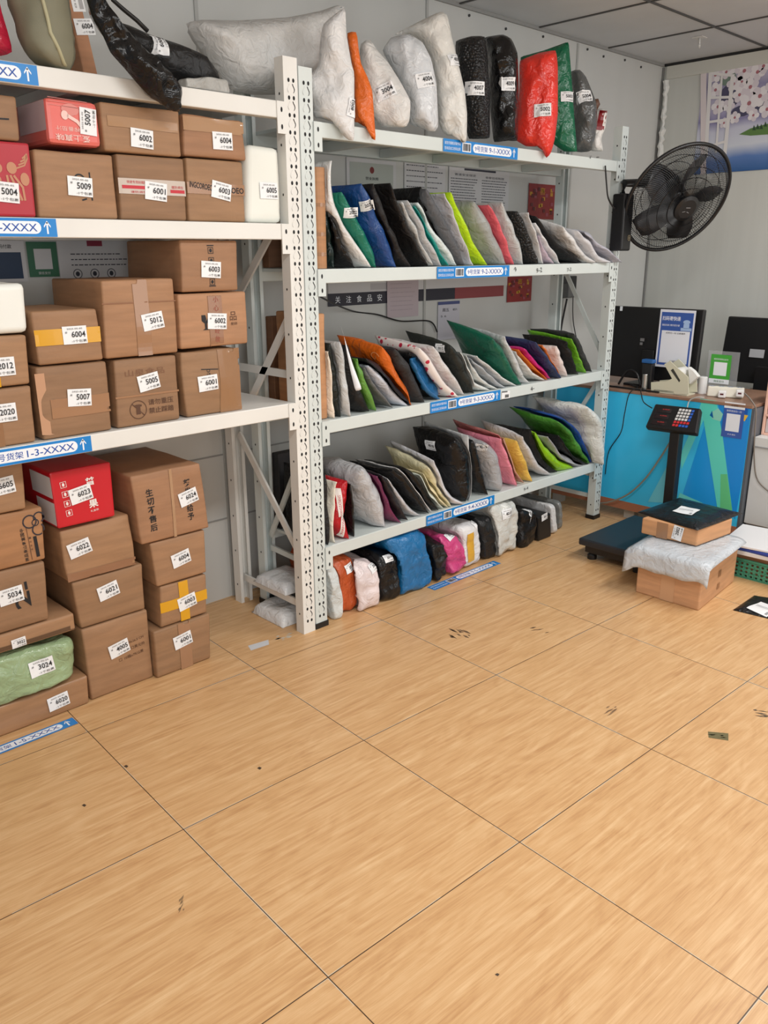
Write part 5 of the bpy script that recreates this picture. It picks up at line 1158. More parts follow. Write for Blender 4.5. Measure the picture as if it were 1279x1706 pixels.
# grey mailer draped over the carton
eA = (B_-A).normalized(); eC = (C_-B_).normalized(); mb = MB(); nu, nv = 22, 20; idx = {}
LA = (B_-A).length; LC = (C_-B_).length
for i in range(nu+1):
    for j in range(nv+1):
        u = -.055+(LA+.085)*i/nu; v = -.125+(LC*.98+.125)*j/nv
        p = A+eA*u+eC*max(v, -.012)+Vector((0, 0, H1+.003))
        drop = max(0, -v-.012)*(.75+.25*noise.noise(Vector((u*9, 0, 2)))); drop2 = max(0, u-LA-.008)*.9; drop3 = max(0, -u-.004)*.5
        p.z -= drop+drop2*.8+drop3; p -= eC*(.005 if v < -.012 else 0)+eC*drop*.15
        if u > LA: p += eA*.004
        lift = 0 if (0 < u < LA and v > 0) else noise.noise(Vector((u*14, v*14, 5)))*.004
        p.z += abs(noise.noise(Vector((u*12, v*12, 1))))*.003 if (v > 0) else 0
        p -= eC*abs(lift)
        idx[(i, j)] = len(mb.v); mb.v.append(p)
for i in range(nu):
    for j in range(nv): mb.f.append([idx[(i, j)], idx[(i+1, j)], idx[(i+1, j+1)], idx[(i, j+1)]]); mb.m.append(0)
o = mb.build('mailer_bag', mat('mailer_poly', (196, 202, 208), .35, kind='poly'), None, smooth=True); md = o.modifiers.new('thickness', 'SOLIDIFY'); md.thickness = .003; md.offset = 1
tag(o, 'empty grey mailer draped over the large carton by the scale', 'mailer bag')
# black mailer on top
H2 = H1+.012+.072
q = [at(*p, Z=H2+.008) for p in ((1062, 852), (1162, 882), (1237, 854), (1132, 828))]
mb = MB(); n = 16; idx = {}
for i in range(n+1):
    for j in range(n+1):
        u, v = i/n, j/n; p = q[0].lerp(q[1], u).lerp(q[3].lerp(q[2], u), v); e = min(u, v, 1-u, 1-v)
        h = .012*min(1, e*6)+noise.noise(p*20)*.004*min(1, e*8)
        p = p.copy(); p.z = H2+.003
        idx[(i, j)] = len(mb.v); mb.v.append(p+Vector((0, 0, .002+max(0, h)))); idx[(i, j, 1)] = len(mb.v); mb.v.append(p)
for i in range(n):
    for j in range(n):
        mb.f.append([idx[(i, j)], idx[(i+1, j)], idx[(i+1, j+1)], idx[(i, j+1)]]); mb.m.append(0)
        mb.f.append([idx[(i, j, 1)], idx[(i, j+1, 1)], idx[(i+1, j+1, 1)], idx[(i+1, j, 1)]]); mb.m.append(0)
    for a, b in (((i, 0), (i+1, 0)), ((i, n), (i+1, n)), ((0, i), (0, i+1)), ((n, i), (n, i+1))): mb.f.append([idx[a], idx[b], idx[b+(1,)], idx[a+(1,)]]); mb.m.append(0)
r, bv = _finish_soft(mb, 'mailer_bag', 'flat black mailer with white slip on top of the carton pile', 'mailer bag', None, mat('mailer_poly', (30, 31, 34), .35, kind='poly'), (), (q[0].x, q[0].y, H2))
def slip(parent, px, rot, w_, h_, bv): decal('address_slip', parent, bv, px, [rect2(-w_/2, -h_/2, w_/2, h_/2, 0, 6, 6), rect2(-w_*.42, h_*.1, w_*.3, h_*.14, 1), rect2(-w_*.42, -.0, w_*.35, h_*.03, 1), rect2(w_*.3, -h_*.4, w_*.42, -h_*.2, 1)], [STICK, mat('grey_print', (150, 152, 156), .5)], rot=rot, lift=.002)
slip(r, (1143, 851), -40, .085, .10, bv)
# black mailer on the floor
q = [at(*p, Z=0) for p in ((1221, 1017), (1300, 1036), (1330, 1004), (1256, 993))]
mb = MB(); idx = {}
for i in range(n+1):
    for j in range(n+1):
        u, v = i/n, j/n; p = q[0].lerp(q[1], u).lerp(q[3].lerp(q[2], u), v); e = min(u, v, 1-u, 1-v)
        idx[(i, j)] = len(mb.v); mb.v.append(p+Vector((0, 0, .003+.009*min(1, e*6)+noise.noise(p*20)*.003*min(1, e*8)))); idx[(i, j, 1)] = len(mb.v); mb.v.append(p+Vector((0, 0, .001)))
for i in range(n):
    for j in range(n):
        mb.f.append([idx[(i, j)], idx[(i+1, j)], idx[(i+1, j+1)], idx[(i, j+1)]]); mb.m.append(0)
        mb.f.append([idx[(i, j, 1)], idx[(i, j+1, 1)], idx[(i+1, j+1, 1)], idx[(i+1, j, 1)]]); mb.m.append(0)
    for a, b in (((i, 0), (i+1, 0)), ((i, n), (i+1, n)), ((0, i), (0, i+1)), ((n, i), (n, i+1))): mb.f.append([idx[a], idx[b], idx[b+(1,)], idx[a+(1,)]]); mb.m.append(0)
r, bv = _finish_soft(mb, 'mailer_bag', 'flat black mailer with a white slip lying on the floor at the right edge', 'mailer bag', None, mat('mailer_poly', (30, 31, 34), .35, kind='poly'), (), (q[0].x, q[0].y, 0))
slip(r, (1272, 1014), -55, .09, .10, bv)
# green basket with carton and papers
bx0, bx1, by1, by0 = 1.735, 2.02, -.84, -1.25
GB = mat('green_plastic', (70, 148, 122), .4)
r = thing('plastic_basket', 'green perforated plastic basket on the floor behind the carton pile', 'basket', ((bx0+bx1)/2, (by0+by1)/2, 0))
def lattice(p0, u, Lh, hh, nrm, nm):
    mbx = MB(); nx_, nz_ = int(Lh/.022), 4; cw = Lh/nx_; ch = hh/nz_
    for i in range(nx_):
        for j in range(nz_):
            o_ = p0+u*(i*cw)+Vector((0, 0, j*ch)); cc = o_+u*cw/2+Vector((0, 0, ch/2))
            out = [o_, o_+u*cw/2, o_+u*cw, o_+u*cw+Vector((0, 0, ch/2)), o_+u*cw+Vector((0, 0, ch)), o_+u*cw/2+Vector((0, 0, ch)), o_+Vector((0, 0, ch)), o_+Vector((0, 0, ch/2))]
            inn = [cc+(v-cc).normalized()*min(cw, ch)*.34 for v in out]
            for k_ in range(8): mbx.add([out[k_], out[(k_+1) % 8], inn[(k_+1) % 8], inn[k_]], [(0, 1, 2, 3)])
    o_ = mbx.build(nm, GB, r); md = o_.modifiers.new('thickness', 'SOLIDIFY'); md.thickness = .003
hb = .085
lattice(Vector((bx0, by0, .006)), Vector((0, 1, 0)), by1-by0, hb-.012, None, 'side'); lattice(Vector((bx1, by0, .006)), Vector((0, 1, 0)), by1-by0, hb-.012, None, 'side')
lattice(Vector((bx0, by0, .006)), Vector((1, 0, 0)), bx1-bx0, hb-.012, None, 'end'); lattice(Vector((bx0, by1, .006)), Vector((1, 0, 0)), bx1-bx0, hb-.012, None, 'end')
mb = MB(); mb.box((bx0, by0, 0), (bx1, by1, .005)); mb.build('base', GB, r)
mb = MB(); mb.tube([(bx0, by0, hb), (bx1, by0, hb), (bx1, by1, hb), (bx0, by1, hb)], .006, 8, closed=True); mb.build('rim', GB, r)
r = thing('cardboard_box', 'flat brown carton sitting in the green basket', 'cardboard box', (1.88, -1.05, .006))
mb = MB(); mb.box((bx0+.02, by0+.02, .006), (bx1-.02, by1-.02, .115)); mb.build('body', mat('cardboard', (176, 126, 90), .6, kind='card'), r, bevel=.004)
def sheet(label, z0, th, dx, dy, rot, col, name='brochure_stack', cat='papers', L=None, mats=None):
    c, s = math.cos(rot), math.sin(rot); cx, cy = 1.875+dx, -1.06+dy
    P = [(cx+c*a-s*b, cy+s*a+c*b, z0) for a, b in ((-.16, -.22), (.16, -.22), (.16, .22), (-.16, .22))]
    mbx = MB(); mbx.prism(P, (0, 0, th)); o_ = mbx.build(name, mat('paper', col, .4), None, bevel=.002)
    tag(o_, label, cat)
    return o_
o = sheet('stack of white sheets on the carton in the green basket', .1165, .018, -.005, .01, .05, (226, 226, 226))
o = sheet('blue and white printed brochure on the stack of sheets', .136, .012, -.01, .015, -.03, (50, 74, 160), 'brochure')
mb = MB(); mb.add([(1.74, -1.26, .1484), (1.90, -1.26, .1484), (1.90, -1.10, .1484), (1.80, -1.02, .1484), (1.75, -1.05, .1484)], [list(range(5))]); mb.build('white_print', SIGN_WHITE, o)
o = sheet('white paper envelope lying uppermost in the basket pile', .150, .010, .0, .03, .12, (230, 230, 232), 'paper_envelope', 'envelope')
# white cabinet and organiser at the right edge
a = at(1240, 720, X=2.15); b = at(1226, 880, X=2.15)
zc = at(1262, 728, X=2.15).z
r = thing('storage_cabinet', 'white cabinet with a grey plinth at the right edge beside the counter', 'cabinet', (2.4, -1.1, 0))
cy1 = y_r-.02
mb = MB(); mb.box((2.15, -1.6, .12), (2.58, cy1, zc)); mb.build('body', mat('white_laminate', (214, 214, 212), .4), r, bevel=.003)
mb = MB(); mb.box((2.165, -1.59, 0), (2.57, cy1-.005, .1195)); mb.build('plinth', mat('grey_plinth', (140, 140, 142), .4), r)
mb = MB(); mb.box((2.144, -1.6, zc-.05), (2.1495, cy1, zc-.044)); mb.build('edge_groove', mat('groove', (150, 150, 150), .5), r)
PKM = mat('pink_plastic', (236, 192, 172), .4)
oy = min(at(1258, 700, X=2.215).y, y_r-.02); zo = at(1268, 618, X=2.215).z
r = thing('desk_organiser', 'pale pink plastic drawer organiser on the white cabinet', 'organiser', (2.29, oy-.1, zc))
mb = MB(); mb.box((2.36, oy-.24, zc+.0005), (2.366, oy, zo)); mb.build('back_panel', PKM, r)
for yy in (oy-.24, oy-.012): mb = MB(); mb.box((2.215, yy, zc+.0005), (2.36, yy+.012, zo)); mb.build('side_panel', PKM, r, bevel=.002)
hs = [zc+.0005+(zo-zc)*f for f in (0, .30, .62, .93)]
for h_ in hs: mb = MB(); mb.box((2.213, oy-.228, h_), (2.359, oy-.0125, h_+.010)); mb.build('shelf', PKM, r, bevel=.001)
for h_, h2 in zip(hs[:3], hs[1:]): mb = MB(); mb.box((2.222, oy-.226, h_+.0105), (2.35, oy-.014, h2-.012)); mb.build('drawer', mat('clear_drawer', (206, 196, 196), .2), r, bevel=.003)
# ---------------------------------------------------------------- wall fan
FC = at(1128, 332, Y=-.215); Rf = .268
nF = Vector((-.385, -.775, -.505)).normalized(); uF = nF.cross(Vector((0, 0, 1))).normalized(); vF = uF.cross(nF)
FB = mat('fan_black', (20, 20, 22), .35)
m0 = at(1037, 322, Y=-.06); m1 = at(1030, 418, Y=-.06)
r = thing('wall_fan', 'large black wall fan with round wire cage on the rack post', 'fan', (m0.x+.05, -.03, m1.z))
mx = (m0.x+m1.x)/2
mb = MB(); mb.box((mx, -.075, m1.z), (mx+.085, -.006, m0.z)); o = mb.build('control_box', FB, r, bevel=.008)
decal('dial', o, None, (0, 0), [ringp(0, 0, .010, .014, 0, 16), disc(0, 0, .006, .006, 0)], [mat('dial_gold', (110, 100, 80), .4)], at_point=(mx+.06, -.076, m1.z+.06), N=(0, -1, 0), conform=False)
def fpnt(a, rr, d): return FC+uF*(math.cos(a)*rr)+vF*(math.sin(a)*rr)+nF*d
bk = FC-nF*.10
mb = MB(); mb.tube([Vector((mx+.05, -.03, m0.z-.01)), Vector((mx+.06, -.03, m0.z+.05)), bk-nF*.10+Vector((-.10, .01, -.02)), bk-nF*.10], [.018, .018, .022, .03], 10); mb.build('support_arm', FB, r, smooth=True)
mb = MB(); mb.tube([bk-nF*.14, bk-nF*.13, bk-nF*.02, bk], [.04, .068, .075, .05], 20); mb.build('motor_housing', FB, r, smooth=True)
def grille(nm, sgn, depth, tw, n=150):
    mbx = MB()
    for i in range(n):
        a = 6.2832*i/n; P = []
        for k_ in range(8):
            t = k_/7; rr = Rf*(.20+.80*t); d = sgn*depth*(1-t**2.4); P.append(fpnt(a+tw*math.sin(t*math.pi*.9), rr, d))
        mbx.tube(P, .0012, 3)
    for t in (.2, .42, .62, .84):
        rr = Rf*(.20+.80*t); mbx.tube([fpnt(6.2832*i/64, rr, sgn*(depth*(1-t**2.4)+.002)) for i in range(64)], .0016, 4, closed=True)
    return mbx.build(nm, FB, r)
grille('front_grille', 1, .085, .30); grille('rear_grille', -1, .10, .0)
mb = MB(); mb.tube([fpnt(6.2832*i/80, Rf, 0) for i in range(80)], .009, 8, closed=True); mb.build('cage_rim', FB, r, smooth=True)
mb = MB(); mb.tube([FC+nF*.078, FC+nF*.092, FC+nF*.098], [Rf*.235, Rf*.23, Rf*.17], 28); o = mb.build('centre_badge', FB, r)
ang = 0; mb = MB()
P0_ = FC+nF*.0992
decal('badge_mark', o, None, (0, 0), [rect2(-.012, .006, .012, .010, 0), stroke([(-.024, -.014), (-.008, -.010)], .003, 0), stroke([(.0, -.012), (.014, -.018)], .003, 0)], [mat('badge_grey', (128, 128, 130), .3)], at_point=P0_, N=nF, conform=False)
mb = MB(); mb.tube([FC-nF*.06, FC-nF*.03, FC+nF*.03], [.05, .058, .05], 20); mb.build('blade_hub', FB, r, smooth=True)
for i in range(5):
    a0 = 6.2832*(i/5)+.25; mbx = MB(); vs = []
    for k_ in range(9):
        t = k_/8; rr = Rf*(.14+.70*t); wdt = (.20+.42*math.sin(min(1, t*1.15)*math.pi*.62))*(1 if t < .86 else 1-(t-.86)*2.2)
        for s in (-.5, 0, .5): vs.append(fpnt(a0+.25*t+s*wdt/(max(.35, t)+.25), rr, -s*.075*(1-.35*t)))
    fs = []
    for k_ in range(8):
        for s in (0, 1): fs.append((k_*3+s, k_*3+s+1, k_*3+s+4, k_*3+s+3))
    mbx.add(vs, fs); bo = mbx.build('fan_blade', mat('blade_grey', (52, 52, 55), .35), r, smooth=True); md = bo.modifiers.new('thickness', 'SOLIDIFY'); md.thickness = .003
cable('black cable hanging from the top shelf to the fan box', [at(1008, 276, Y=-.008), at(1010, 305, Y=-.008), at(1013, 330, Y=-.012), at(1022, 346, Y=-.02), Vector((mx-.006, -.03, at(1034, 347, Y=-.03).z))], .004)
# ---------------------------------------------------------------- mural on the right wall
XM = WX-.006
TLm, BLm, BRm = at(1172, 112, X=XM), at(1180, 286, X=XM), at(1279, 284, X=XM)
y1m = TLm.y; zt_m = TLm.z+.01; zb_m = BLm.z-.01; y0m = y1m-1.6
M = bpy.data.materials.new('mural_print'); M.use_nodes = True; nt = M.node_tree; tcn = nt.nodes.new('ShaderNodeTexCoord'); sx = nt.nodes.new('ShaderNodeSeparateXYZ'); nt.links.new(tcn.outputs['Object'], sx.inputs[0])
mr = nt.nodes.new('ShaderNodeMapRange'); mr.inputs[1].default_value = zb_m; mr.inputs[2].default_value = zt_m; nt.links.new(sx.outputs[2], mr.inputs[0])
nzz = nt.nodes.new('ShaderNodeTexNoise'); nzz.inputs['Scale'].default_value = 4; nt.links.new(tcn.outputs['Object'], nzz.inputs[0])
ad = nt.nodes.new('ShaderNodeMath'); ad.operation = 'MULTIPLY_ADD'; nt.links.new(nzz.outputs[0], ad.inputs[0]); ad.inputs[1].default_value = .14; nt.links.new(mr.outputs[0], ad.inputs[2])
cr = nt.nodes.new('ShaderNodeValToRGB'); nt.links.new(ad.outputs[0], cr.inputs[0]); el = cr.color_ramp.elements
el[0].position = .06; el[0].color = lin((46, 92, 150)); el[1].position = 1; el[1].color = lin((206, 200, 216))
for p_, c_ in ((.20, (96, 130, 190)), (.32, (214, 220, 232)), (.46, (206, 208, 226)), (.54, (140, 136, 178)), (.66, (196, 190, 212)), (.85, (150, 146, 182))): e_ = el.new(p_); e_.color = lin(c_)
nt.links.new(cr.outputs[0], nt.nodes['Principled BSDF'].inputs['Base Color']); nt.nodes['Principled BSDF'].inputs['Roughness'].default_value = .35
r = thing('wall_mural', 'printed mural of a lake, white blossoms and an open window frame', 'mural', (XM, (y0m+y1m)/2, zb_m))
mb = MB(); mb.box((XM, y0m, zb_m), (WX-.0005, y1m, zt_m)); mb.build('backdrop', M, r)
def mur(polys, mats, nm):
    mbx = MB()
    for pts, mi, lv in polys: mbx.add([Vector((XM-.0008-lv*.0005, y1m-p[0], zb_m+p[1])) for p in pts], [list(range(len(pts)))], mi)
    return mbx.build(nm, mats, r)
Hm = zt_m-zb_m
def circ(cx, cy, rx, ry, n=10, a0=0): return [(cx+rx*math.cos(a0+6.2832*i/n), cy+ry*math.sin(a0+6.2832*i/n)) for i in range(n)]
def pm(x, y):
    v = at(x, y, X=XM); return (y1m-v.y, v.z-zb_m)
PP = [([pm(1231, 224), pm(1250, 214), pm(1279, 206), pm(1300, 204), pm(1300, 226), pm(1279, 224), pm(1250, 226)], 0, 1)]
for x, y in ((1256, 213), (1262, 211), (1268, 211), (1275, 207), (1282, 206)): PP.append(([pm(x-3, y+4), pm(x, y-5), pm(x+3, y+4)], 1, 2))
PP += [(circ(*pm(1216, 160), .06, .07), 2, 1), (circ(*pm(1212, 130), .05, .04), 3, 1), (circ(*pm(1235, 185), .06, .03), 2, 1), (circ(*pm(1270, 175), .05, .03), 2, 1)]
mur(PP, [mat('print_green', (96, 132, 72), .5), mat('print_dark_green', (50, 78, 52), .5), mat('print_slate', (78, 76, 104), .5), mat('print_sage', (120, 140, 128), .5)], 'island_print')
rnd = random.Random(11); fl = []
for x, y, s in ((1192, 125, 1), (1210, 120, .9), (1222, 140, 1), (1240, 118, 1.2), (1250, 145, 1.2), (1262, 120, 1.1), (1272, 110, 1), (1232, 158, 1), (1248, 172, 1.4), (1266, 160, 1.3), (1278, 182, 1.1), (1192, 150, 1), (1196, 178, 1), (1214, 176, .9), (1224, 196, .8), (1206, 205, .7), (1290, 140, 1.2), (1300, 170, 1.2), (1226, 112, .9), (1255, 192, .8), (1236, 136, .8)):
    cx, cy = pm(x, y); R_ = .040*s; ph = rnd.random()*6
    for k_ in range(5):
        a = ph+k_*1.2566; fl.append((circ(cx+R_*.6*math.cos(a), cy+R_*.6*math.sin(a), R_*.46, R_*.46, 8), k_ % 2, 3+k_*.3))
    fl.append((circ(cx, cy, R_*.22, R_*.22, 7), 2, 5))
mur(fl, [mat('print_petal', (236, 232, 236), .5), mat('print_petal_shade', (222, 214, 222), .5), mat('print_stamen', (176, 110, 120), .5)], 'blossom_print')
def bar(a, b, wdt):
    (ax_, ay_), (bx_, by_) = pm(*a), pm(*b); l = math.hypot(bx_-ax_, by_-ay_); nx_, ny_ = -(by_-ay_)/l*wdt/2, (bx_-ax_)/l*wdt/2
    return [(ax_+nx_, ay_+ny_), (ax_-nx_, ay_-ny_), (bx_-nx_, by_-ny_), (bx_+nx_, by_+ny_)]
fr = [(bar((1172, 112), (1172, 290), .035), 1, 6), (bar((1184, 118), (1176, 262), .022), 0, 7), (bar((1221, 124), (1207, 262), .022), 0, 7), (bar((1203, 122), (1193, 255), .013), 0, 7)]
for (a, b) in (((1183, 122), (1221, 126)), ((1181, 163), (1217, 162)), ((1178, 204), (1213, 199)), ((1177, 245), (1208, 236))): fr.append((bar(a, b, .014), 0, 8))
mur(fr, [mat('print_white', (232, 230, 230), .5), mat('print_pale_pink', (224, 214, 216), .5)], 'window_frame_print')
# ---------------------------------------------------------------- papers on the back wall
def poster(label, quad, layers, mats, cat='poster', name='wall_poster', Y=WY-.004):
    c = [at(*p, Y=Y) for p in quad]; ctr = sum(c, Vector())/4; W_ = ((c[1]-c[0]).length+(c[2]-c[3]).length)/2; H_ = ((c[0]-c[3]).length+(c[1]-c[2]).length)/2
    ctr.y = Y
    o_ = decal(name, cam, None, (0, 0), layers(W_, H_), mats, at_point=ctr, N=(0, -1, 0), conform=False)
    o_.parent = None; o_.location = (0, 0, 0); md = o_.modifiers.new('thickness', 'SOLIDIFY'); md.thickness = .0003
    return tag(o_, label, cat)
PAP = mat('paper', (206, 206, 208), .5); GREY = mat('grey_print', (110, 110, 116), .6)
def lines(n, W_, H_, y0, y1, mi=1, seed=1, w=.42):
    rd = random.Random(seed); L = []
    for i in range(n):
        y = H_*(y0+(y1-y0)*i/(n-1)); x = -W_*w
        while x < W_*w*(.6+.4*rd.random()):
            l = W_*(.02+.04*rd.random()); L.append(rect2(x, y-H_*.010, min(x+l, W_*w), y+H_*.010, mi)); x += l+W_*.014
    return L
poster('framed certificate with a red seal behind the blue mailer', [(578, 264), (660, 268), (658, 330), (576, 328)], lambda W_, H_: [rect2(-W_/2, -H_/2, W_/2, H_/2, 0), rect2(-W_*.44, -H_*.42, W_*.44, H_*.40, 1), rect2(-W_*.41, -H_*.38, W_*.41, H_*.36, 0), disc(0, H_*.22, W_*.045, H_*.09, 2), fit('营业执照', 0, -H_*.0, W_*.26, H_*.08, 3)], [PAP, mat('green_border', (176, 182, 176), .5), mat('seal_red', (120, 40, 40), .5), INK], 'certificate')
poster('grey notice with large text rows behind the black mailer', [(674, 270), (742, 276), (740, 345), (672, 340)], lambda W_, H_: [rect2(-W_/2, -H_/2, W_/2, H_/2, 0)]+lines(8, W_, H_, .44, -.44, 1, 2, .45), [PAP, mat('notice_ink', (52, 54, 66), .6)], 'notice')
poster('double column rules notice with a black heading bar on the wall', [(748, 276), (848, 284), (846, 350), (746, 345)], lambda W_, H_: [rect2(-W_/2, -H_/2, W_/2, H_/2, 0), rect2(-W_*.26, H_*.41, W_*.26, H_*.46, 1), fit('寄递安全规定', -W_*.24, H_*.30, W_*.34, H_*.06, 1), fit('收寄验视制度', W_*.25, H_*.28, W_*.32, H_*.06, 1)]+[(([(x-W_*.25, y) for x, y in v]), f, m_) for v, f, m_ in lines(11, W_*.5, H_, .2, -.46, 1, 3, .44)]+[(([(x+W_*.25, y) for x, y in v]), f, m_) for v, f, m_ in lines(11, W_*.5, H_, .2, -.46, 1, 4, .44)], [PAP, mat('notice_ink', (52, 54, 66), .6)], 'notice')
def redp(W_, H_):
    rd = random.Random(9); L = [rect2(-W_/2, -H_/2, W_/2, H_/2, 0)]
    for i in range(26): x, y = (rd.random()-.5)*W_*.84, (rd.random()-.5)*H_*.8; L.append(rect2(x-W_*.04, y-H_*.05, x+W_*.05, y+H_*.05, rd.choice((1, 2, 3))))
    L.append(fit('喜', 0, H_*.30, W_*.2, H_*.2, 1))
    return L
REDM = [mat('poster_red', (138, 36, 34), .5), mat('poster_gold', (190, 140, 40), .5), mat('poster_rose', (150, 70, 84), .5), mat('poster_dark', (96, 26, 28), .5)]
poster('red and gold festive poster high on the wall behind the rack', [(881, 308), (927, 306), (923, 366), (878, 364)], redp, REDM)
poster('lower red festive poster behind the grey rack', [(846, 460), (886, 461), (884, 502), (843, 503)], redp, REDM)
poster('dark banner with white characters about food safety', [(546, 484), (838, 480), (838, 498), (546, 505)], lambda W_, H_: [rect2(-W_/2, -H_/2, W_*.18, H_/2, 0), rect2(W_*.18, -H_/2, W_/2, H_/2, 1)]+[fit(c, -W_*.455+W_*.052*i, 0, W_*.024, H_*.55, 2) for i, c in enumerate('关注食品安全')], [mat('banner_navy', (34, 34, 50), .5), mat('banner_red', (140, 62, 66), .5), SIGN_WHITE], 'banner')
poster('pale strip of papers above the dark banner', [(546, 464), (846, 466), (844, 480), (546, 484)], lambda W_, H_: [rect2(-W_/2, -H_/2, W_/2, H_/2, 0), rect2(-W_*.3, -H_*.3, -W_*.1, H_*.3, 1)], [PAP, mat('paper_shade', (184, 182, 186), .5)], 'papers', Y=WY-.0025)
poster('pinkish grey sheet hanging over the dark banner', [(644, 466), (697, 466), (696, 526), (645, 530)], lambda W_, H_: [rect2(-W_/2, -H_/2, W_/2, H_/2, 0)]+lines(7, W_, H_, .4, -.3, 1, 6, .4), [mat('pink_paper', (186, 172, 178), .5), mat('faint_ink', (170, 156, 164), .5)], 'paper sheet', Y=WY-.008)
poster('narrow calendar sheet with blue heading on the wall', [(729, 502), (765, 502), (764, 566), (729, 564)], lambda W_, H_: [rect2(-W_/2, -H_/2, W_/2, H_/2, 0), rect2(-W_/2, H_*.42, W_/2, H_/2, 1), fit('周五', -W_*.15, H_*.28, W_*.3, H_*.09, 2), fit('初六', W_*.28, H_*.28, W_*.2, H_*.06, 2), fit('5 6', -W_*.25, H_*.12, W_*.25, H_*.05, 2)], [mat('paper', (196, 196, 206), .5), mat('calendar_blue', (70, 80, 130), .5), INK], 'calendar')
poster('blue framed payment sign on the wall behind the white foam box', [(-30, 400), (42, 402), (44, 470), (-30, 470)], lambda W_, H_: [rect2(-W_/2, -H_/2, W_/2, H_/2, 0), rect2(-W_*.42, -H_*.42, W_*.40, H_*.22, 1), rect2(-W_*.33, -H_*.34, W_*.31, H_*.14, 0), fit('扫码付款', 0, H_*.36, W_*.4, H_*.1, 2)], [PAP, mat('frame_navy', (30, 54, 84), .5), INK], 'sign')
poster('green payment sign with a blank square on the back wall', [(46, 402), (96, 404), (96, 462), (46, 460)], lambda W_, H_: [rect2(-W_/2, -H_/2, W_/2, H_/2, 0), rect2(-W_*.28, -H_*.28, W_*.30, H_*.30, 1), fit('微信支付', 0, -H_*.39, W_*.4, H_*.08, 1)], [mat('dark_green_card', (52, 108, 80), .5), PAP], 'sign')
poster('white sender notice with three round icons on the back wall', [(98, 398), (238, 400), (236, 480), (98, 478)], lambda W_, H_: [rect2(-W_/2, -H_/2, W_/2, H_/2, 0), rect2(-W_*.16, H_*.36, W_*.02, H_*.48, 2)]+lines(3, W_*.9, H_, .2, -.02, 1, 8, .4)+[ringp(-W_*.3+W_*.2*i, -H_*.2, H_*.085, H_*.10, 1) for i in range(3)]+[disc(-W_*.3+W_*.2*i, -H_*.2, H_*.045, H_*.05, 1) for i in range(3)], [PAP, mat('notice_ink', (52, 54, 66), .6), mat('notice_red', (140, 50, 70), .5)], 'notice')
cable('thin dark cable sagging along the back wall behind the grey rack', [at(522, 488, Y=.06), at(556, 506, Y=.30), at(590, 519, Y=WY-.012), at(628, 524, Y=WY-.016), at(668, 535, Y=WY-.018), at(715, 535, Y=WY-.012), at(728, 553, Y=WY-.012)], .0035)
# socket with plugged adapter on the back wall
P = at(945, 478, Y=WY-.005)
r = thing('wall_socket', 'black wall socket with a grey adapter behind the right rack posts', 'socket', P)
mb = MB(); mb.box((P.x-.07, WY-.02, P.z-.06), (P.x+.07, WY-.0005, P.z+.06)); mb.build('plate', BLACK_PL, r, bevel=.004)
mb = MB(); mb.box((P.x-.075, WY-.065, P.z-.055), (P.x-.02, WY-.0205, P.z+.02)); mb.build('adapter', mat('grey_adapter', (96, 98, 98), .5), r, bevel=.005)
cable('dark cable dropping from the wall socket', [(P.x-.05, WY-.04, P.z-.063), (P.x-.055, WY-.02, P.z-.2), (P.x-.07, WY-.02, P.z-.32), (P.x+.0, WY-.03, P.z-.30), (P.x+.09, WY-.03, P.z-.30), (P.x+.12, WY-.03, P.z-.38)], .006)
cable('thin cable running from the socket to the right corner', [(P.x+.03, WY-.026, P.z-.05), (P.x+.06, WY-.02, P.z-.2), (P.x+.14, WY-.02, P.z-.36), (P.x+.2, WY-.02, P.z-.42)], .003)
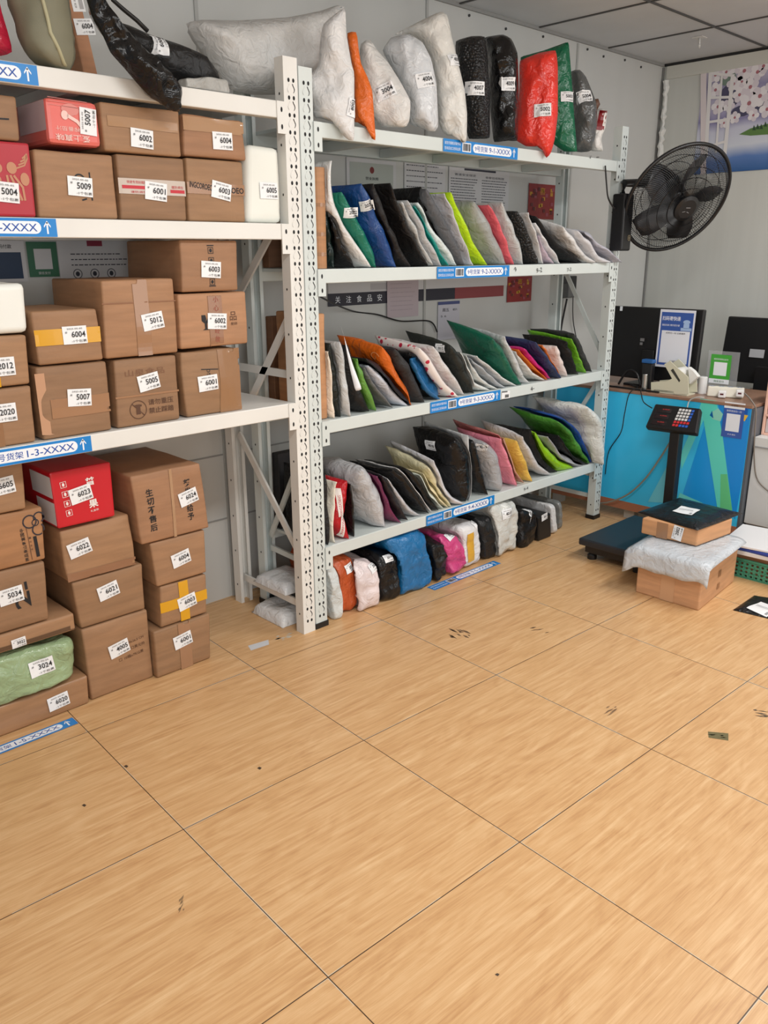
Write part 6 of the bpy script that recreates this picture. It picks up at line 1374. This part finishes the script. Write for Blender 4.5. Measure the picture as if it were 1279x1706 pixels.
# ---------------------------------------------------------------- marks on the floor
def fmark(label, pts_list, col, nm='floor_stain', cat='stain', th=.0006):
    mbx = MB()
    for pts in pts_list: mbx.add([at(*p, Z=0)+Vector((0, 0, th)) for p in pts], [list(range(len(pts)))])
    return tag(mbx.build(nm, mat('floor_mark', col, .6), None), label, cat)
rnd = random.Random(21)
def flecks(cx, cy, dx, dy, n, w_, l, ang):
    out = []; c, s = math.cos(ang), math.sin(ang)
    for i in range(n):
        x = cx+(rnd.random()-.5)*dx; y = cy+(rnd.random()-.5)*dy; L_ = l*(.4+rnd.random()*.8); W_ = w_*(.5+rnd.random())
        out.append([(x-c*L_, y-s*L_), (x-s*W_, y+c*W_*.6), (x+c*L_, y+s*L_), (x+s*W_, y-c*W_*.6)])
    return out
fmark('dark scuffed tape residue on the floor right of the front rack post', flecks(766, 1057, 40, 14, 12, 1.6, 7, .45), (108, 84, 60))
fmark('pair of small dark smears on the floor before the carton pile', flecks(900, 1050, 26, 10, 4, 1.2, 6, -.2), (96, 72, 50))
fmark('patch of dark residue on the floor below the smears', flecks(1018, 1183, 18, 14, 10, 1.2, 6, -.5), (130, 102, 74))
fmark('rectangular dark tape patch on the floor near the right edge', [[(1179, 1219), (1213, 1222), (1213, 1234), (1180, 1229)]]+flecks(1196, 1226, 26, 10, 5, 1, 6, .1), (104, 96, 62))
fmark('black scuffs on the floor at the right edge', flecks(1270, 1188, 30, 12, 6, 2.2, 10, .15), (84, 70, 54))
fmark('brown scuff mark on the floor at the lower left', flecks(303, 1508, 10, 26, 9, 1.4, 6, -1.1), (140, 112, 80))
fmark('torn pale label stuck to the floor before the white rack post', [[(413, 1076), (447, 1066), (448, 1074), (418, 1084)]], (204, 206, 210), 'torn_label', 'torn label')
fmark('scraps of clear tape on the floor beside the white rack post', flecks(478, 1061, 34, 10, 8, 2, 6, -.3), (196, 186, 170), 'tape_scrap', 'tape scraps')
for i, (x, y, lab) in enumerate(((210, 1277, 'tiny dark speck on the floor near the left tile joint'), (432, 1280, 'tiny dark speck on the middle of the floor'), (828, 1624, 'tiny black speck on the floor at the bottom'), (140, 1342, 'tiny dark speck on the floor at the left'))):
    fmark(lab, [[(x-4, y), (x, y-2.5), (x+4, y-.5), (x+1, y+2.5)]], (70, 54, 40), 'floor_speck', 'speck')
